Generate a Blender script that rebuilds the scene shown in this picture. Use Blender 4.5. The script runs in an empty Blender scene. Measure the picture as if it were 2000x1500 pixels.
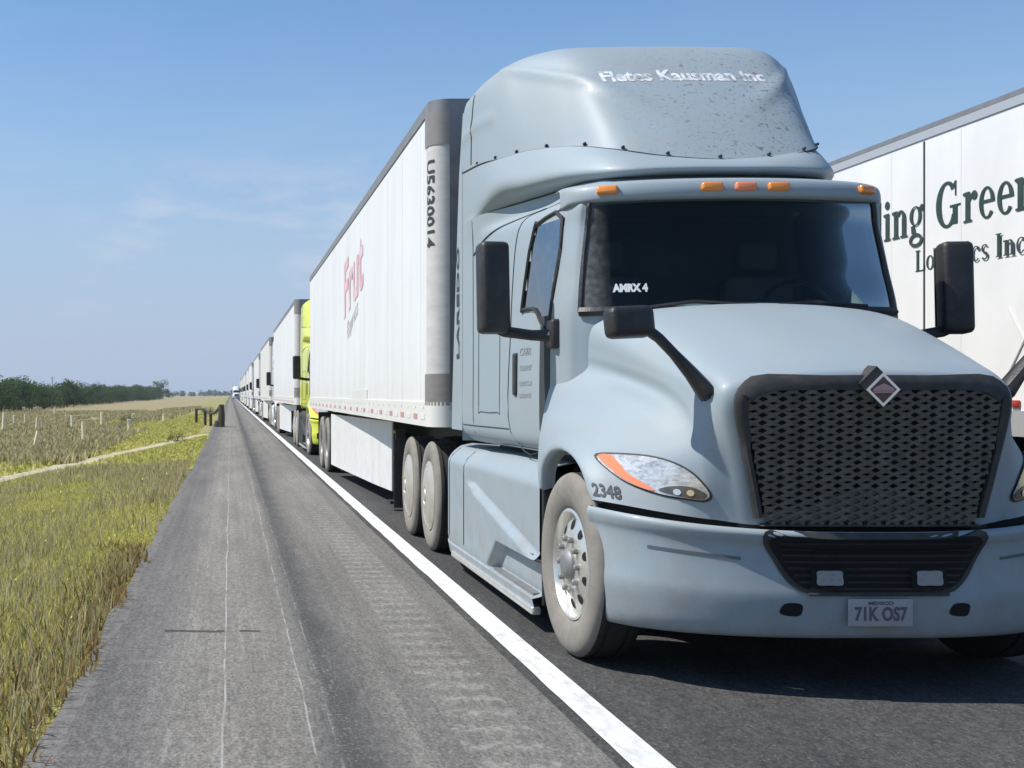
import bpy, bmesh, math, random
import numpy as np
from mathutils import Vector, Matrix
from mathutils.bvhtree import BVHTree
R = math.radians
random.seed(7); rng = np.random.default_rng(7)
sc = bpy.context.scene
COL = sc.collection

# ------------------------------------------------------------------ camera
EYE = 1.44
cam = bpy.data.objects.new("camera", bpy.data.cameras.new("camera"))
COL.objects.link(cam); sc.camera = cam
cam.location = (0, 0, EYE); cam.rotation_euler = (R(90), 0, 0)      # looks straight along the road (+Y)
cam.data.sensor_width = 36; cam.data.lens = 2480 / 2000 * 36
cam.data.shift_x = 550 / 2000; cam.data.shift_y = 20 / 2000
cam.data.clip_start = .1; cam.data.clip_end = 8000

# ------------------------------------------------------------------ sky and sun
SUN_EL, SUN_AZ = R(53), R(-85)          # azimuth from +Y, towards -X
w = bpy.data.worlds.new("World"); sc.world = w; w.use_nodes = True
nt = w.node_tree; nt.nodes.clear()
def wn(t, **k):
    n = nt.nodes.new(t)
    for a, b in k.items(): setattr(n, a, b)
    return n
sky = wn("ShaderNodeTexSky", sky_type='NISHITA', sun_disc=False, sun_elevation=SUN_EL, sun_rotation=SUN_AZ,
         air_density=1.0, dust_density=.4, ozone_density=3.5, altitude=0)
bg = wn("ShaderNodeBackground"); bg.inputs[1].default_value = .09
out = wn("ShaderNodeOutputWorld")
tc = wn("ShaderNodeTexCoord"); mp = wn("ShaderNodeMapping"); mp.inputs['Scale'].default_value = (9, 9, 30); mp.inputs['Location'].default_value = (1.7, .4, 2.3)
ns = wn("ShaderNodeTexNoise"); ns.inputs['Scale'].default_value = 1.0; ns.inputs['Detail'].default_value = 7; ns.inputs['Roughness'].default_value = .62
rp = wn("ShaderNodeValToRGB"); rp.color_ramp.elements[0].position = .44; rp.color_ramp.elements[1].position = .76
big = wn("ShaderNodeTexNoise"); big.inputs['Scale'].default_value = 5.0; big.inputs['Detail'].default_value = 2
rb = wn("ShaderNodeValToRGB"); rb.color_ramp.elements[0].position = .40; rb.color_ramp.elements[1].position = .58
mm = wn("ShaderNodeMath", operation='MULTIPLY'); cw = wn("ShaderNodeMath", operation='MULTIPLY'); cl = wn("ShaderNodeValToRGB"); sz = wn("ShaderNodeSeparateXYZ"); ms = wn("ShaderNodeMath", operation='MULTIPLY'); ms.inputs[1].default_value = .6
mx = wn("ShaderNodeMix", data_type='RGBA'); mx.inputs['B'].default_value = (7.4, 7.6, 8.4, 1)
L = nt.links.new
L(tc.outputs['Generated'], mp.inputs[0]); L(mp.outputs[0], ns.inputs['Vector']); L(ns.outputs[0], rp.inputs[0])
L(tc.outputs['Generated'], big.inputs['Vector']); L(big.outputs[0], rb.inputs[0])
for i_, (p_, v_) in enumerate(((.03, 0), (.10, 1), (.15, 1), (.20, .12))):      # the wisps float in one low band
    e_ = cl.color_ramp.elements[i_] if i_ < 2 else cl.color_ramp.elements.new(p_)
    e_.position = p_; e_.color = (v_, v_, v_, 1)
L(tc.outputs['Generated'], sz.inputs[0]); L(sz.outputs[2], cl.inputs[0]); L(rb.outputs[0], cw.inputs[0]); L(cl.outputs[0], cw.inputs[1])
L(rp.outputs[0], mm.inputs[0]); L(cw.outputs[0], mm.inputs[1]); L(mm.outputs[0], ms.inputs[0]); L(ms.outputs[0], mx.inputs['Factor'])
# thin pale veil of summer haze low in the sky, in front of the clear blue
sx = wn("ShaderNodeSeparateXYZ"); L(tc.outputs['Generated'], sx.inputs[0])
hr = wn("ShaderNodeMapRange", interpolation_type='SMOOTHERSTEP'); hr.inputs['From Min'].default_value = .38; hr.inputs['From Max'].default_value = -.06; hr.inputs['To Max'].default_value = 1.0
L(sx.outputs[2], hr.inputs[0])
hz = wn("ShaderNodeMix", data_type='RGBA'); hz.inputs['B'].default_value = (4.4, 5.35, 7.1, 1)
gn = wn("ShaderNodeMix", data_type='RGBA', blend_type='MULTIPLY'); gn.inputs['Factor'].default_value = 1; gn.inputs['B'].default_value = (1.10, 1.36, 1.48, 1)
L(sky.outputs[0], gn.inputs['A']); L(gn.outputs['Result'], hz.inputs['A']); L(hr.outputs[0], hz.inputs['Factor']); L(hz.outputs['Result'], mx.inputs['A']); L(mx.outputs['Result'], bg.inputs[0]); L(bg.outputs[0], out.inputs[0])
sun = bpy.data.objects.new("sun", bpy.data.lights.new("sun", 'SUN')); COL.objects.link(sun)
sun.data.energy = 5.0; sun.data.angle = R(.53); sun.data.color = (1, .955, .89)
sd = Vector((math.sin(SUN_AZ) * math.cos(SUN_EL), math.cos(SUN_AZ) * math.cos(SUN_EL), math.sin(SUN_EL)))
sun.rotation_euler = (-sd).to_track_quat('-Z', 'Y').to_euler(); sun.location = (-20, 0, 30)
vs = sc.view_settings
vs.view_transform = 'Standard'; vs.look = 'None'; vs.exposure = 0.15; vs.gamma = 1.0; vs.use_curve_mapping = False
sc.cycles.max_bounces = 8; sc.cycles.transparent_max_bounces = 12

# ------------------------------------------------------------------ materials
MATS = {}
def mat(name, col, rough=.5, metal=0., coat=0., bump=None, var=None, spec=.5, trans=None):
    """col linear rgb; bump=(scale,strength); var=(scale,amount,stretch,darkcol)"""
    m = bpy.data.materials.new(name); m.use_nodes = True; MATS[name] = m
    t = m.node_tree; b = t.nodes['Principled BSDF']
    b.inputs['Base Color'].default_value = (*col, 1); b.inputs['Roughness'].default_value = rough
    b.inputs['Metallic'].default_value = metal; b.inputs['Coat Weight'].default_value = coat
    b.inputs['Coat Roughness'].default_value = .10; b.inputs['Specular IOR Level'].default_value = spec
    if var or bump:
        c = t.nodes.new('ShaderNodeTexCoord')
    if var:
        sc_, amt, st, dark = var
        mpn = t.nodes.new('ShaderNodeMapping'); mpn.inputs['Scale'].default_value = st
        n = t.nodes.new('ShaderNodeTexNoise'); n.inputs['Scale'].default_value = sc_; n.inputs['Detail'].default_value = 8; n.inputs['Roughness'].default_value = .65
        r = t.nodes.new('ShaderNodeValToRGB'); r.color_ramp.elements[0].position = .42; r.color_ramp.elements[1].position = .72
        mu = t.nodes.new('ShaderNodeMath'); mu.operation = 'MULTIPLY'; mu.inputs[1].default_value = amt
        x = t.nodes.new('ShaderNodeMix'); x.data_type = 'RGBA'; x.inputs['A'].default_value = (*col, 1); x.inputs['B'].default_value = (*dark, 1)
        k = t.links.new
        k(c.outputs['Object'], mpn.inputs[0]); k(mpn.outputs[0], n.inputs['Vector']); k(n.outputs[0], r.inputs[0])
        k(r.outputs[0], mu.inputs[0]); k(mu.outputs[0], x.inputs['Factor']); k(x.outputs['Result'], b.inputs['Base Color'])
    if bump:
        n = t.nodes.new('ShaderNodeTexNoise'); n.inputs['Scale'].default_value = bump[0]; n.inputs['Detail'].default_value = 4
        bp = t.nodes.new('ShaderNodeBump'); bp.inputs['Strength'].default_value = bump[1]; bp.inputs['Distance'].default_value = .01
        t.links.new(c.outputs['Object'], n.inputs['Vector']); t.links.new(n.outputs[0], bp.inputs['Height']); t.links.new(bp.outputs[0], b.inputs['Normal'])
    return m
DUST = (.33, .31, .27)
M_PAINT = mat('pale_blue_paint', (.287, .345, .380), .50, 0, .06, None, (2.2, .35, (1, .6, 1.4), DUST), .35)
M_LIME = mat('lime_paint', (.66, .69, .07), .35, 0, .5)
M_WHITEP = mat('white_truck_paint', (.74, .75, .75), .35, 0, .5, None, (2, .25, (1, 1, 1), DUST))
M_CREAM = mat('cream_truck_paint', (.66, .64, .56), .35, 0, .5, None, (2, .25, (1, 1, 1), DUST))
M_BLUEP = mat('dark_blue_paint', (.05, .10, .22), .3, 0, .6)
M_REDP = mat('red_paint', (.35, .04, .03), .3, 0, .6)
M_BLACK = mat('black_plastic', (.018, .017, .017), .48, 0, 0, (60, .25), (8, .5, (1, 1, 1), (.06, .055, .05)))
M_GRILLE = mat('grey_grille_plastic', (.095, .080, .064), .5, 0, 0, None, (14, .8, (1, 1, 1), (.17, .145, .115)), .3)
M_GFRAME = mat('dark_grille_frame', (.032, .031, .030), .62, 0, 0, None, (12, .5, (1, 1, 1), (.09, .08, .07)))
M_VOID = mat('dark_void', (.006, .006, .006), .9)
M_SLOT = mat('pressed_slot', (.10, .12, .13), .6)
M_GAP = mat('panel_gap', (.035, .042, .047), .8)
M_RUBBER = mat('tread_rubber', (.016, .016, .016), .85, 0, 0, None, (30, .4, (1, 1, 1), (.045, .042, .038)))
M_SIDEW = mat('dusty_sidewall', (.235, .215, .185), .9, 0, 0, (50, .15), (9, .55, (1, 1, 1), (.13, .12, .105)))
M_ALU = mat('polished_aluminium', (.78, .76, .70), .33, .75, 0, None, (14, .5, (1, 1, 1), (.5, .46, .38)))
M_DISC = mat('aero_wheel_disc', (.62, .575, .51), .42, .55, 0, None, (5, .5, (1, 1, 1), (.42, .38, .32)))
M_STEEL = mat('grey_steel', (.28, .28, .28), .5, .5, 0, None, (6, .5, (1, 1, 1), (.16, .15, .13)))
M_CORNER = mat('trailer_corner_metal', (.30, .275, .25), .45, .4, 0, None, (5, .5, (1, 1, 3), (.2, .18, .15)))
M_CHASSIS = mat('chassis_black', (.02, .02, .02), .7, 0, 0, None, (9, .6, (1, 1, 1), (.07, .06, .05)))
M_TWHITE = mat('trailer_white', (.74, .74, .73), .45, 0, .1, None, (1.3, .5, (1, 1.6, .35), (.60, .59, .56)))
M_TCREAM = mat('trailer_offwhite', (.70, .69, .64), .45, 0, .1, None, (1.3, .3, (1, 1.6, .35), (.55, .53, .48)))
M_TRAIL = mat('trailer_rail', (.55, .55, .54), .45, .5)
M_POSTG = mat('corner_post_grey', (.62, .60, .57), .5, .15, 0, None, (4, .5, (1, 1, 3), (.42, .40, .38)))
M_TAPE = mat('conspicuity_tape', (.72, .70, .70), .4)
M_TAPER = mat('conspicuity_red', (.52, .27, .25), .45)
M_AMBER = mat('amber_lens', (.78, .26, .035), .18, 0, .8)
M_AMBERR = mat('orange_red_lens', (.80, .24, .10), .15, 0, .8)
M_REDL = mat('red_lens', (.42, .03, .02), .2, 0, .6)
M_LENS = mat('silver_headlamp', (.70, .68, .64), .26, .45, .9, (17, .45), (22, .85, (1, 1, 2.2), (.20, .22, .24)))
M_LAMP = mat('lamp_reflector', (.9, .88, .86), .12, .9, 0)
M_DARKL = mat('dark_headlamp', (.09, .075, .06), .2, .2, .7, None, (30, .5, (1, 1, 1), (.22, .18, .15)))
M_CHROME = mat('chrome', (.72, .70, .68), .18, 1)
M_MAROON = mat('emblem_maroon', (.07, .018, .022), .3, 0, .5)
M_EMRED = mat('emblem_rose', (.50, .30, .29), .35, .2)
M_FOG = mat('fog_lens', (.22, .22, .22), .25, .2, .5, (40, .5))
M_PLATE = mat('plate_silver', (.36, .35, .36), .5, 0, 0, None, (40, .4, (1, 1, 1), (.25, .24, .25)))
M_PLATEL = mat('plate_letters', (.12, .09, .10), .6)
M_LETTER = mat('dark_letters', (.035, .038, .04), .6)
M_FADE = mat('faded_letters', (.28, .31, .32), .6)
M_BUGTXT = mat('white_letters', (.76, .77, .77), .5)
M_WORN = mat('worn_white_letters', (.74, .75, .75), .55, 0, 0, None, (13, 1.0, (1, 1, 1), (.16, .19, .21)))
M_REDTXT = mat('pink_red_letters', (.62, .36, .40), .55, 0, 0, None, (5, .9, (1, 1, 1), (.76, .66, .68)))
M_GREYTXT = mat('grey_letters', (.54, .52, .53), .6, 0, 0, None, (6, .8, (1, 1, 1), (.7, .69, .69)))
M_GREENTXT = mat('green_letters', (.022, .045, .036), .5, 0, 0, None, (9, .4, (1, 1, 1), (.07, .10, .08)))
M_LINE = mat('road_paint', (.74, .74, .71), .7, 0, 0, (180, .4), (16, .8, (1, .35, 1), (.40, .39, .37)))
M_INT = mat('cab_grey_trim', (.075, .08, .088), .8)
M_SEAT = mat('seat_cloth', (.10, .105, .12), .9)
M_POST = mat('pale_post', (.84, .76, .53), .8, 0, 0, None, (8, .5, (1, 1, 1), (.45, .40, .28)))
M_WOOD = mat('weathered_wood', (.055, .05, .036), .9, 0, 0, None, (8, .5, (1, 1, 1), (.11, .10, .075)))
M_DIRT = mat('path_dirt', (.45, .39, .27), .95, 0, 0, (40, .5), (3, .8, (1, .4, 1), (.27, .25, .13)))
M_BARK = mat('bark', (.09, .07, .05), .9)

def glass(name, tint, refl=1.0, dirt=0.0, edge=False):
    m = bpy.data.materials.new(name); m.use_nodes = True; t = m.node_tree; t.nodes.clear(); k = t.links.new
    o = t.nodes.new('ShaderNodeOutputMaterial'); tr = t.nodes.new('ShaderNodeBsdfTransparent'); tr.inputs[0].default_value = (*tint, 1)
    gl = t.nodes.new('ShaderNodeBsdfGlossy'); gl.inputs['Roughness'].default_value = .03; gl.inputs[0].default_value = (refl, refl, refl, 1)
    f = t.nodes.new('ShaderNodeFresnel'); f.inputs[0].default_value = 1.5
    x = t.nodes.new('ShaderNodeMixShader'); k(f.outputs[0], x.inputs[0]); k(tr.outputs[0], x.inputs[1]); k(gl.outputs[0], x.inputs[2])
    last = x
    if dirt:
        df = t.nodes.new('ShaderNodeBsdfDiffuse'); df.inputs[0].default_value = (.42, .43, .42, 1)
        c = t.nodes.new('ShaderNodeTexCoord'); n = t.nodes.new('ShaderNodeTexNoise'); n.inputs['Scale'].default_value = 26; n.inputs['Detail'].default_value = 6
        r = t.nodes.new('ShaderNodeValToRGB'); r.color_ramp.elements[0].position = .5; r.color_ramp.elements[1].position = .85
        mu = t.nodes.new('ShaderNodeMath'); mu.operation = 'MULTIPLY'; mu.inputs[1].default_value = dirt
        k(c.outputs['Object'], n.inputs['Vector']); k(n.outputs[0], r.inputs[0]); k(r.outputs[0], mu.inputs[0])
        if edge:      # pale dust-coloured strip: sky reflected in the near-side edge, put into the colour
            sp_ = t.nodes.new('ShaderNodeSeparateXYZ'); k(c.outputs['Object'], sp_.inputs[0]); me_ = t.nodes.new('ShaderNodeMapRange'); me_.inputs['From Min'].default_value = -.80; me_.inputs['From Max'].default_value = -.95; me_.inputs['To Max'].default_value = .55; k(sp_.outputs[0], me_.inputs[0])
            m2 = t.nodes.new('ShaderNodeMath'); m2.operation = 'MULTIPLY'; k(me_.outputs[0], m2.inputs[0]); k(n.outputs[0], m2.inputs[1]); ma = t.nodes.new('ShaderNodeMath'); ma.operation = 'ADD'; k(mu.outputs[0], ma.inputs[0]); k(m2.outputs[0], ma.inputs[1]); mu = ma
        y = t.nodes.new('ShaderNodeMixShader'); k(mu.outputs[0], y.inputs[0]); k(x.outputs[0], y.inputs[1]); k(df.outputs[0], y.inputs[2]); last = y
    k(last.outputs[0], o.inputs[0]); return m
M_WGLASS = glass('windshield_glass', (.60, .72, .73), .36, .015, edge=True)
M_SGLASS = glass('side_glass', (.40, .50, .47), .40, .12)

def grime(m, top=1.15, low=.15, amt=.75):
    """road film thrown up on the lower panels, fading out at about hood height"""
    t = m.node_tree; k = t.links.new; b = t.nodes['Principled BSDF']; src = b.inputs['Base Color'].links[0].from_socket
    c = t.nodes.new('ShaderNodeTexCoord'); sp_ = t.nodes.new('ShaderNodeSeparateXYZ'); k(c.outputs['Object'], sp_.inputs[0])
    mr = t.nodes.new('ShaderNodeMapRange'); mr.inputs['From Min'].default_value = top; mr.inputs['From Max'].default_value = low; mr.inputs['To Max'].default_value = amt; k(sp_.outputs[2], mr.inputs[0])
    n = t.nodes.new('ShaderNodeTexNoise'); n.inputs['Scale'].default_value = 5; n.inputs['Detail'].default_value = 8; n.inputs['Roughness'].default_value = .7; k(c.outputs['Object'], n.inputs['Vector'])
    r = t.nodes.new('ShaderNodeValToRGB'); r.color_ramp.elements[0].position = .38; r.color_ramp.elements[1].position = .70; k(n.outputs[0], r.inputs[0])
    mu = t.nodes.new('ShaderNodeMath'); mu.operation = 'MULTIPLY'; k(mr.outputs[0], mu.inputs[0]); k(r.outputs[0], mu.inputs[1])
    n2 = t.nodes.new('ShaderNodeTexNoise'); n2.inputs['Scale'].default_value = 45; n2.inputs['Detail'].default_value = 3; k(c.outputs['Object'], n2.inputs['Vector'])
    r2 = t.nodes.new('ShaderNodeValToRGB'); r2.color_ramp.elements[0].position = .66; r2.color_ramp.elements[1].position = .74; r2.color_ramp.elements[1].color = (.35, .35, .35, 1); k(n2.outputs[0], r2.inputs[0])
    mxx = t.nodes.new('ShaderNodeMath'); mxx.operation = 'MAXIMUM'; k(mu.outputs[0], mxx.inputs[0]); k(r2.outputs[0], mxx.inputs[1])
    x = t.nodes.new('ShaderNodeMix'); x.data_type = 'RGBA'; x.inputs['B'].default_value = (.235, .225, .20, 1); k(mxx.outputs[0], x.inputs['Factor']); k(src, x.inputs['A']); k(x.outputs['Result'], b.inputs['Base Color'])
grime(M_PAINT); grime(M_TWHITE, 2.1, .2, .26); grime(M_WHITEP)
def speckle_paint():
    """truck paint with dead insects and road grime on the nose of the roof fairing"""
    m = M_PAINT.copy(); m.name = 'fairing_paint'; t = m.node_tree; k = t.links.new; b = t.nodes['Principled BSDF']
    src = b.inputs['Base Color'].links[0].from_socket
    c = t.nodes.new('ShaderNodeTexCoord')
    def spots(scale, lo, hi):
        n = t.nodes.new('ShaderNodeTexNoise'); n.inputs['Scale'].default_value = scale; n.inputs['Detail'].default_value = 3
        r = t.nodes.new('ShaderNodeValToRGB'); r.color_ramp.elements[0].position = lo; r.color_ramp.elements[1].position = hi
        k(c.outputs['Object'], n.inputs['Vector']); k(n.outputs[0], r.inputs[0]); return r.outputs[0]
    a = spots(26, .60, .70); a2 = spots(52, .60, .70)
    sep = t.nodes.new('ShaderNodeSeparateXYZ'); k(c.outputs['Object'], sep.inputs[0])
    mr = t.nodes.new('ShaderNodeMapRange'); mr.inputs['From Min'].default_value = -.75; mr.inputs['From Max'].default_value = .25; k(sep.outputs[0], mr.inputs[0])
    mr2 = t.nodes.new('ShaderNodeMapRange'); mr2.inputs['From Min'].default_value = 3.95; mr2.inputs['From Max'].default_value = 3.7; k(sep.outputs[2], mr2.inputs[0])
    ad = t.nodes.new('ShaderNodeMath'); ad.operation = 'MAXIMUM'; k(a, ad.inputs[0]); k(a2, ad.inputs[1])
    mu = t.nodes.new('ShaderNodeMath'); mu.operation = 'MULTIPLY'; k(ad.outputs[0], mu.inputs[0]); k(mr.outputs[0], mu.inputs[1])
    mu3 = t.nodes.new('ShaderNodeMath'); mu3.operation = 'MULTIPLY'; k(mu.outputs[0], mu3.inputs[0]); k(mr2.outputs[0], mu3.inputs[1])
    mu2 = t.nodes.new('ShaderNodeMath'); mu2.operation = 'MULTIPLY'; mu2.inputs[1].default_value = .75; k(mu3.outputs[0], mu2.inputs[0])
    x = t.nodes.new('ShaderNodeMix'); x.data_type = 'RGBA'; x.inputs['B'].default_value = (.08, .085, .085, 1)
    k(mu2.outputs[0], x.inputs['Factor']); k(src, x.inputs['A']); k(x.outputs['Result'], b.inputs['Base Color'])
    return m
M_FAIR = speckle_paint()

# ------------------------------------------------------------------ helpers
def tag(o, label=None, cat=None, group=None, kind=None):
    if label: o['label'] = label
    if cat: o['category'] = cat
    if group: o['group'] = group
    if kind: o['kind'] = kind
    return o
def empty(name, loc, rz=0):
    o = bpy.data.objects.new(name, None); COL.objects.link(o); o.location = loc; o.rotation_euler = (0, 0, rz); o.empty_display_size = .3
    return o
def link(name, me, mats, parent=None, loc=None, smooth=35):
    if not isinstance(mats, (list, tuple)): mats = [mats]
    for m in mats: me.materials.append(m)
    if smooth:
        me.polygons.foreach_set('use_smooth', [True] * len(me.polygons)); me.set_sharp_from_angle(angle=R(smooth))
    o = bpy.data.objects.new(name, me); COL.objects.link(o)
    if parent: o.parent = parent
    if loc: o.location = loc
    return o
def mesh(name, V, F, mats, parent=None, loc=None, smooth=35, mi=None):
    me = bpy.data.meshes.new(name); me.from_pydata([tuple(map(float, v)) for v in V], [], [tuple(map(int, f)) for f in F])
    o = link(name, me, mats, parent, loc, smooth)
    if mi is not None: me.polygons.foreach_set('material_index', mi)
    me.update(); return o
class MB:
    """collects boxes, tubes and lathes into ONE mesh"""
    def __init__(s): s.V = []; s.F = []; s.I = []
    def add(s, V, F, i=0):
        n = len(s.V); s.V += [tuple(v) for v in V]; s.F += [tuple(a + n for a in f) for f in F]; s.I += [i] * len(F); return s
    def box(s, a, b, i=0, bev=0):
        x0, y0, z0 = a; x1, y1, z1 = b
        if bev:
            bm = bmesh.new(); bmesh.ops.create_cube(bm, size=1)
            for v in bm.verts: v.co = Vector(((x0 + x1) / 2 + v.co.x * (x1 - x0), (y0 + y1) / 2 + v.co.y * (y1 - y0), (z0 + z1) / 2 + v.co.z * (z1 - z0)))
            bmesh.ops.bevel(bm, geom=bm.edges[:], offset=bev, segments=3, affect='EDGES', profile=.5)
            bm.verts.index_update(); s.add([v.co[:] for v in bm.verts], [[v.index for v in f.verts] for f in bm.faces], i); bm.free(); return s
        V = [(x0, y0, z0), (x1, y0, z0), (x1, y1, z0), (x0, y1, z0), (x0, y0, z1), (x1, y0, z1), (x1, y1, z1), (x0, y1, z1)]
        return s.add(V, [(0, 3, 2, 1), (4, 5, 6, 7), (0, 1, 5, 4), (1, 2, 6, 5), (2, 3, 7, 6), (3, 0, 4, 7)], i)
    def tube(s, pts, r, n=10, i=0, sq=1.0):
        pts = [Vector(p) for p in pts]; rs = r if isinstance(r, (list, tuple)) else [r] * len(pts); V = []; F = []
        for j, p in enumerate(pts):
            t = (pts[min(j + 1, len(pts) - 1)] - pts[max(j - 1, 0)]).normalized()
            a = t.cross(Vector((0, 0, 1))); a = Vector((1, 0, 0)) if a.length < .05 else a.normalized(); b = a.cross(t).normalized()
            for q in range(n):
                th = 2 * math.pi * q / n; V.append(p + a * math.cos(th) * rs[j] + b * math.sin(th) * rs[j] * sq)
        for j in range(len(pts) - 1):
            for q in range(n): F.append((j * n + q, j * n + (q + 1) % n, (j + 1) * n + (q + 1) % n, (j + 1) * n + q))
        F.append(tuple(range(n - 1, -1, -1))); F.append(tuple((len(pts) - 1) * n + q for q in range(n)))
        return s.add([v[:] for v in V], F, i)
    def lathe(s, prof, n=40, c=(0, 0, 0), i=0, idx=None):
        """profile (x, r) turned about the X axis"""
        V = []; F = []; I = []
        for x, r in prof:
            for q in range(n):
                th = 2 * math.pi * q / n; V.append((c[0] + x, c[1] + r * math.cos(th), c[2] + r * math.sin(th)))
        for j in range(len(prof) - 1):
            for q in range(n):
                F.append((j * n + q, (j + 1) * n + q, (j + 1) * n + (q + 1) % n, j * n + (q + 1) % n)); I.append(idx[j] if idx else i)
        k = len(s.F); s.add(V, F, i); s.I[k:] = I; return s
    def build(s, name, mats, parent=None, loc=None, smooth=35): return mesh(name, s.V, s.F, mats, parent, loc, smooth, s.I)
def catmull(P, n):
    """P [k,...]: smooth curve through the control points, n samples for each gap"""
    P = np.asarray(P, float); k = len(P); E = np.concatenate([[2 * P[0] - P[1]], P, [2 * P[-1] - P[-2]]]); o = []
    for i in range(k - 1):
        p0, p1, p2, p3 = E[i:i + 4]
        for t in np.arange(n) / n:
            o.append(.5 * (2 * p1 + (p2 - p0) * t + (2 * p0 - 5 * p1 + 4 * p2 - p3) * t * t + (3 * p1 - p0 - 3 * p2 + p3) * t ** 3))
    o.append(P[-1]); return np.array(o)
def surf(C, nu, nv):
    """C [cols][rows][3] -> dense [U][V][3]"""
    return catmull(np.swapaxes(catmull(np.asarray(C, float), nu), 0, 1), nv).swapaxes(0, 1)
def mirror_cols(C):
    """columns from the middle (s=0) outwards -> both sides, from -s to +s"""
    C = np.asarray(C, float); Lc = C[::-1].copy(); Lc[..., 0] *= -1
    return np.concatenate([Lc[:-1], C])
def grid_faces(nu, nv, keep=None):
    F = []
    for i in range(nu - 1):
        for j in range(nv - 1):
            if keep is None or keep(i, j): F.append((i * nv + j, i * nv + j + 1, (i + 1) * nv + j + 1, (i + 1) * nv + j))
    return F
def copy_tree(o, parent=None, swap=None, only=None, depth=0):
    c = o.copy(); COL.objects.link(c); c.parent = parent
    if swap and c.type == 'MESH':
        for i, sl in enumerate(o.material_slots):
            if sl.material and sl.material.name in swap:
                c.material_slots[i].link = 'OBJECT'; c.material_slots[i].material = swap[sl.material.name]
    for ch in o.children:
        if depth == 0 and only is not None and ch.name.split('.')[0] not in only: continue
        copy_tree(ch, c, swap, only, depth + 1)
    return c
def text_mesh(s, size, bold=0., res=3, cuts=0):
    """the built-in font as flat mesh data: verts (x,y), faces; origin left on the baseline"""
    cu = bpy.data.curves.new('t', 'FONT'); cu.body = s; cu.size = size; cu.offset = bold; cu.resolution_u = res
    o = bpy.data.objects.new('t', cu); COL.objects.link(o); bpy.context.view_layer.update()
    me = bpy.data.meshes.new_from_object(o.evaluated_get(bpy.context.evaluated_depsgraph_get()))
    if cuts:
        bm = bmesh.new(); bm.from_mesh(me); bmesh.ops.triangulate(bm, faces=bm.faces[:]); bmesh.ops.subdivide_edges(bm, edges=bm.edges[:], cuts=cuts, use_grid_fill=True); bm.to_mesh(me); bm.free()
    V = [(v.co.x, v.co.y) for v in me.vertices]; F = [tuple(p.vertices) for p in me.polygons]
    bpy.data.objects.remove(o); bpy.data.curves.remove(cu); bpy.data.meshes.remove(me)
    return V, F
def fan(poly, rings=7):
    """star-shaped outline -> concentric rings of vertices (2D)"""
    P = np.asarray(poly, float); c = P.mean(0); n = len(P); V = [tuple(c)]; F = []
    for r in range(1, rings + 1): V += [tuple(c + (p - c) * r / rings) for p in P]
    for q in range(n): F.append((0, 1 + q, 1 + (q + 1) % n))
    for r in range(rings - 1):
        for q in range(n):
            a = 1 + r * n + q; b = 1 + r * n + (q + 1) % n; F.append((a, a + n, b + n, b))
    return V, F
def rounded(poly, n=6):
    """closed smooth outline through the points"""
    P = np.asarray(poly, float); k = len(P); o = []
    for i in range(k):
        p0, p1, p2, p3 = P[i - 1], P[i], P[(i + 1) % k], P[(i + 2) % k]
        for t in np.arange(n) / n: o.append(.5 * (2 * p1 + (p2 - p0) * t + (2 * p0 - 5 * p1 + 4 * p2 - p3) * t * t + (3 * p1 - p0 - 3 * p2 + p3) * t ** 3))
    return np.array(o)

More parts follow.
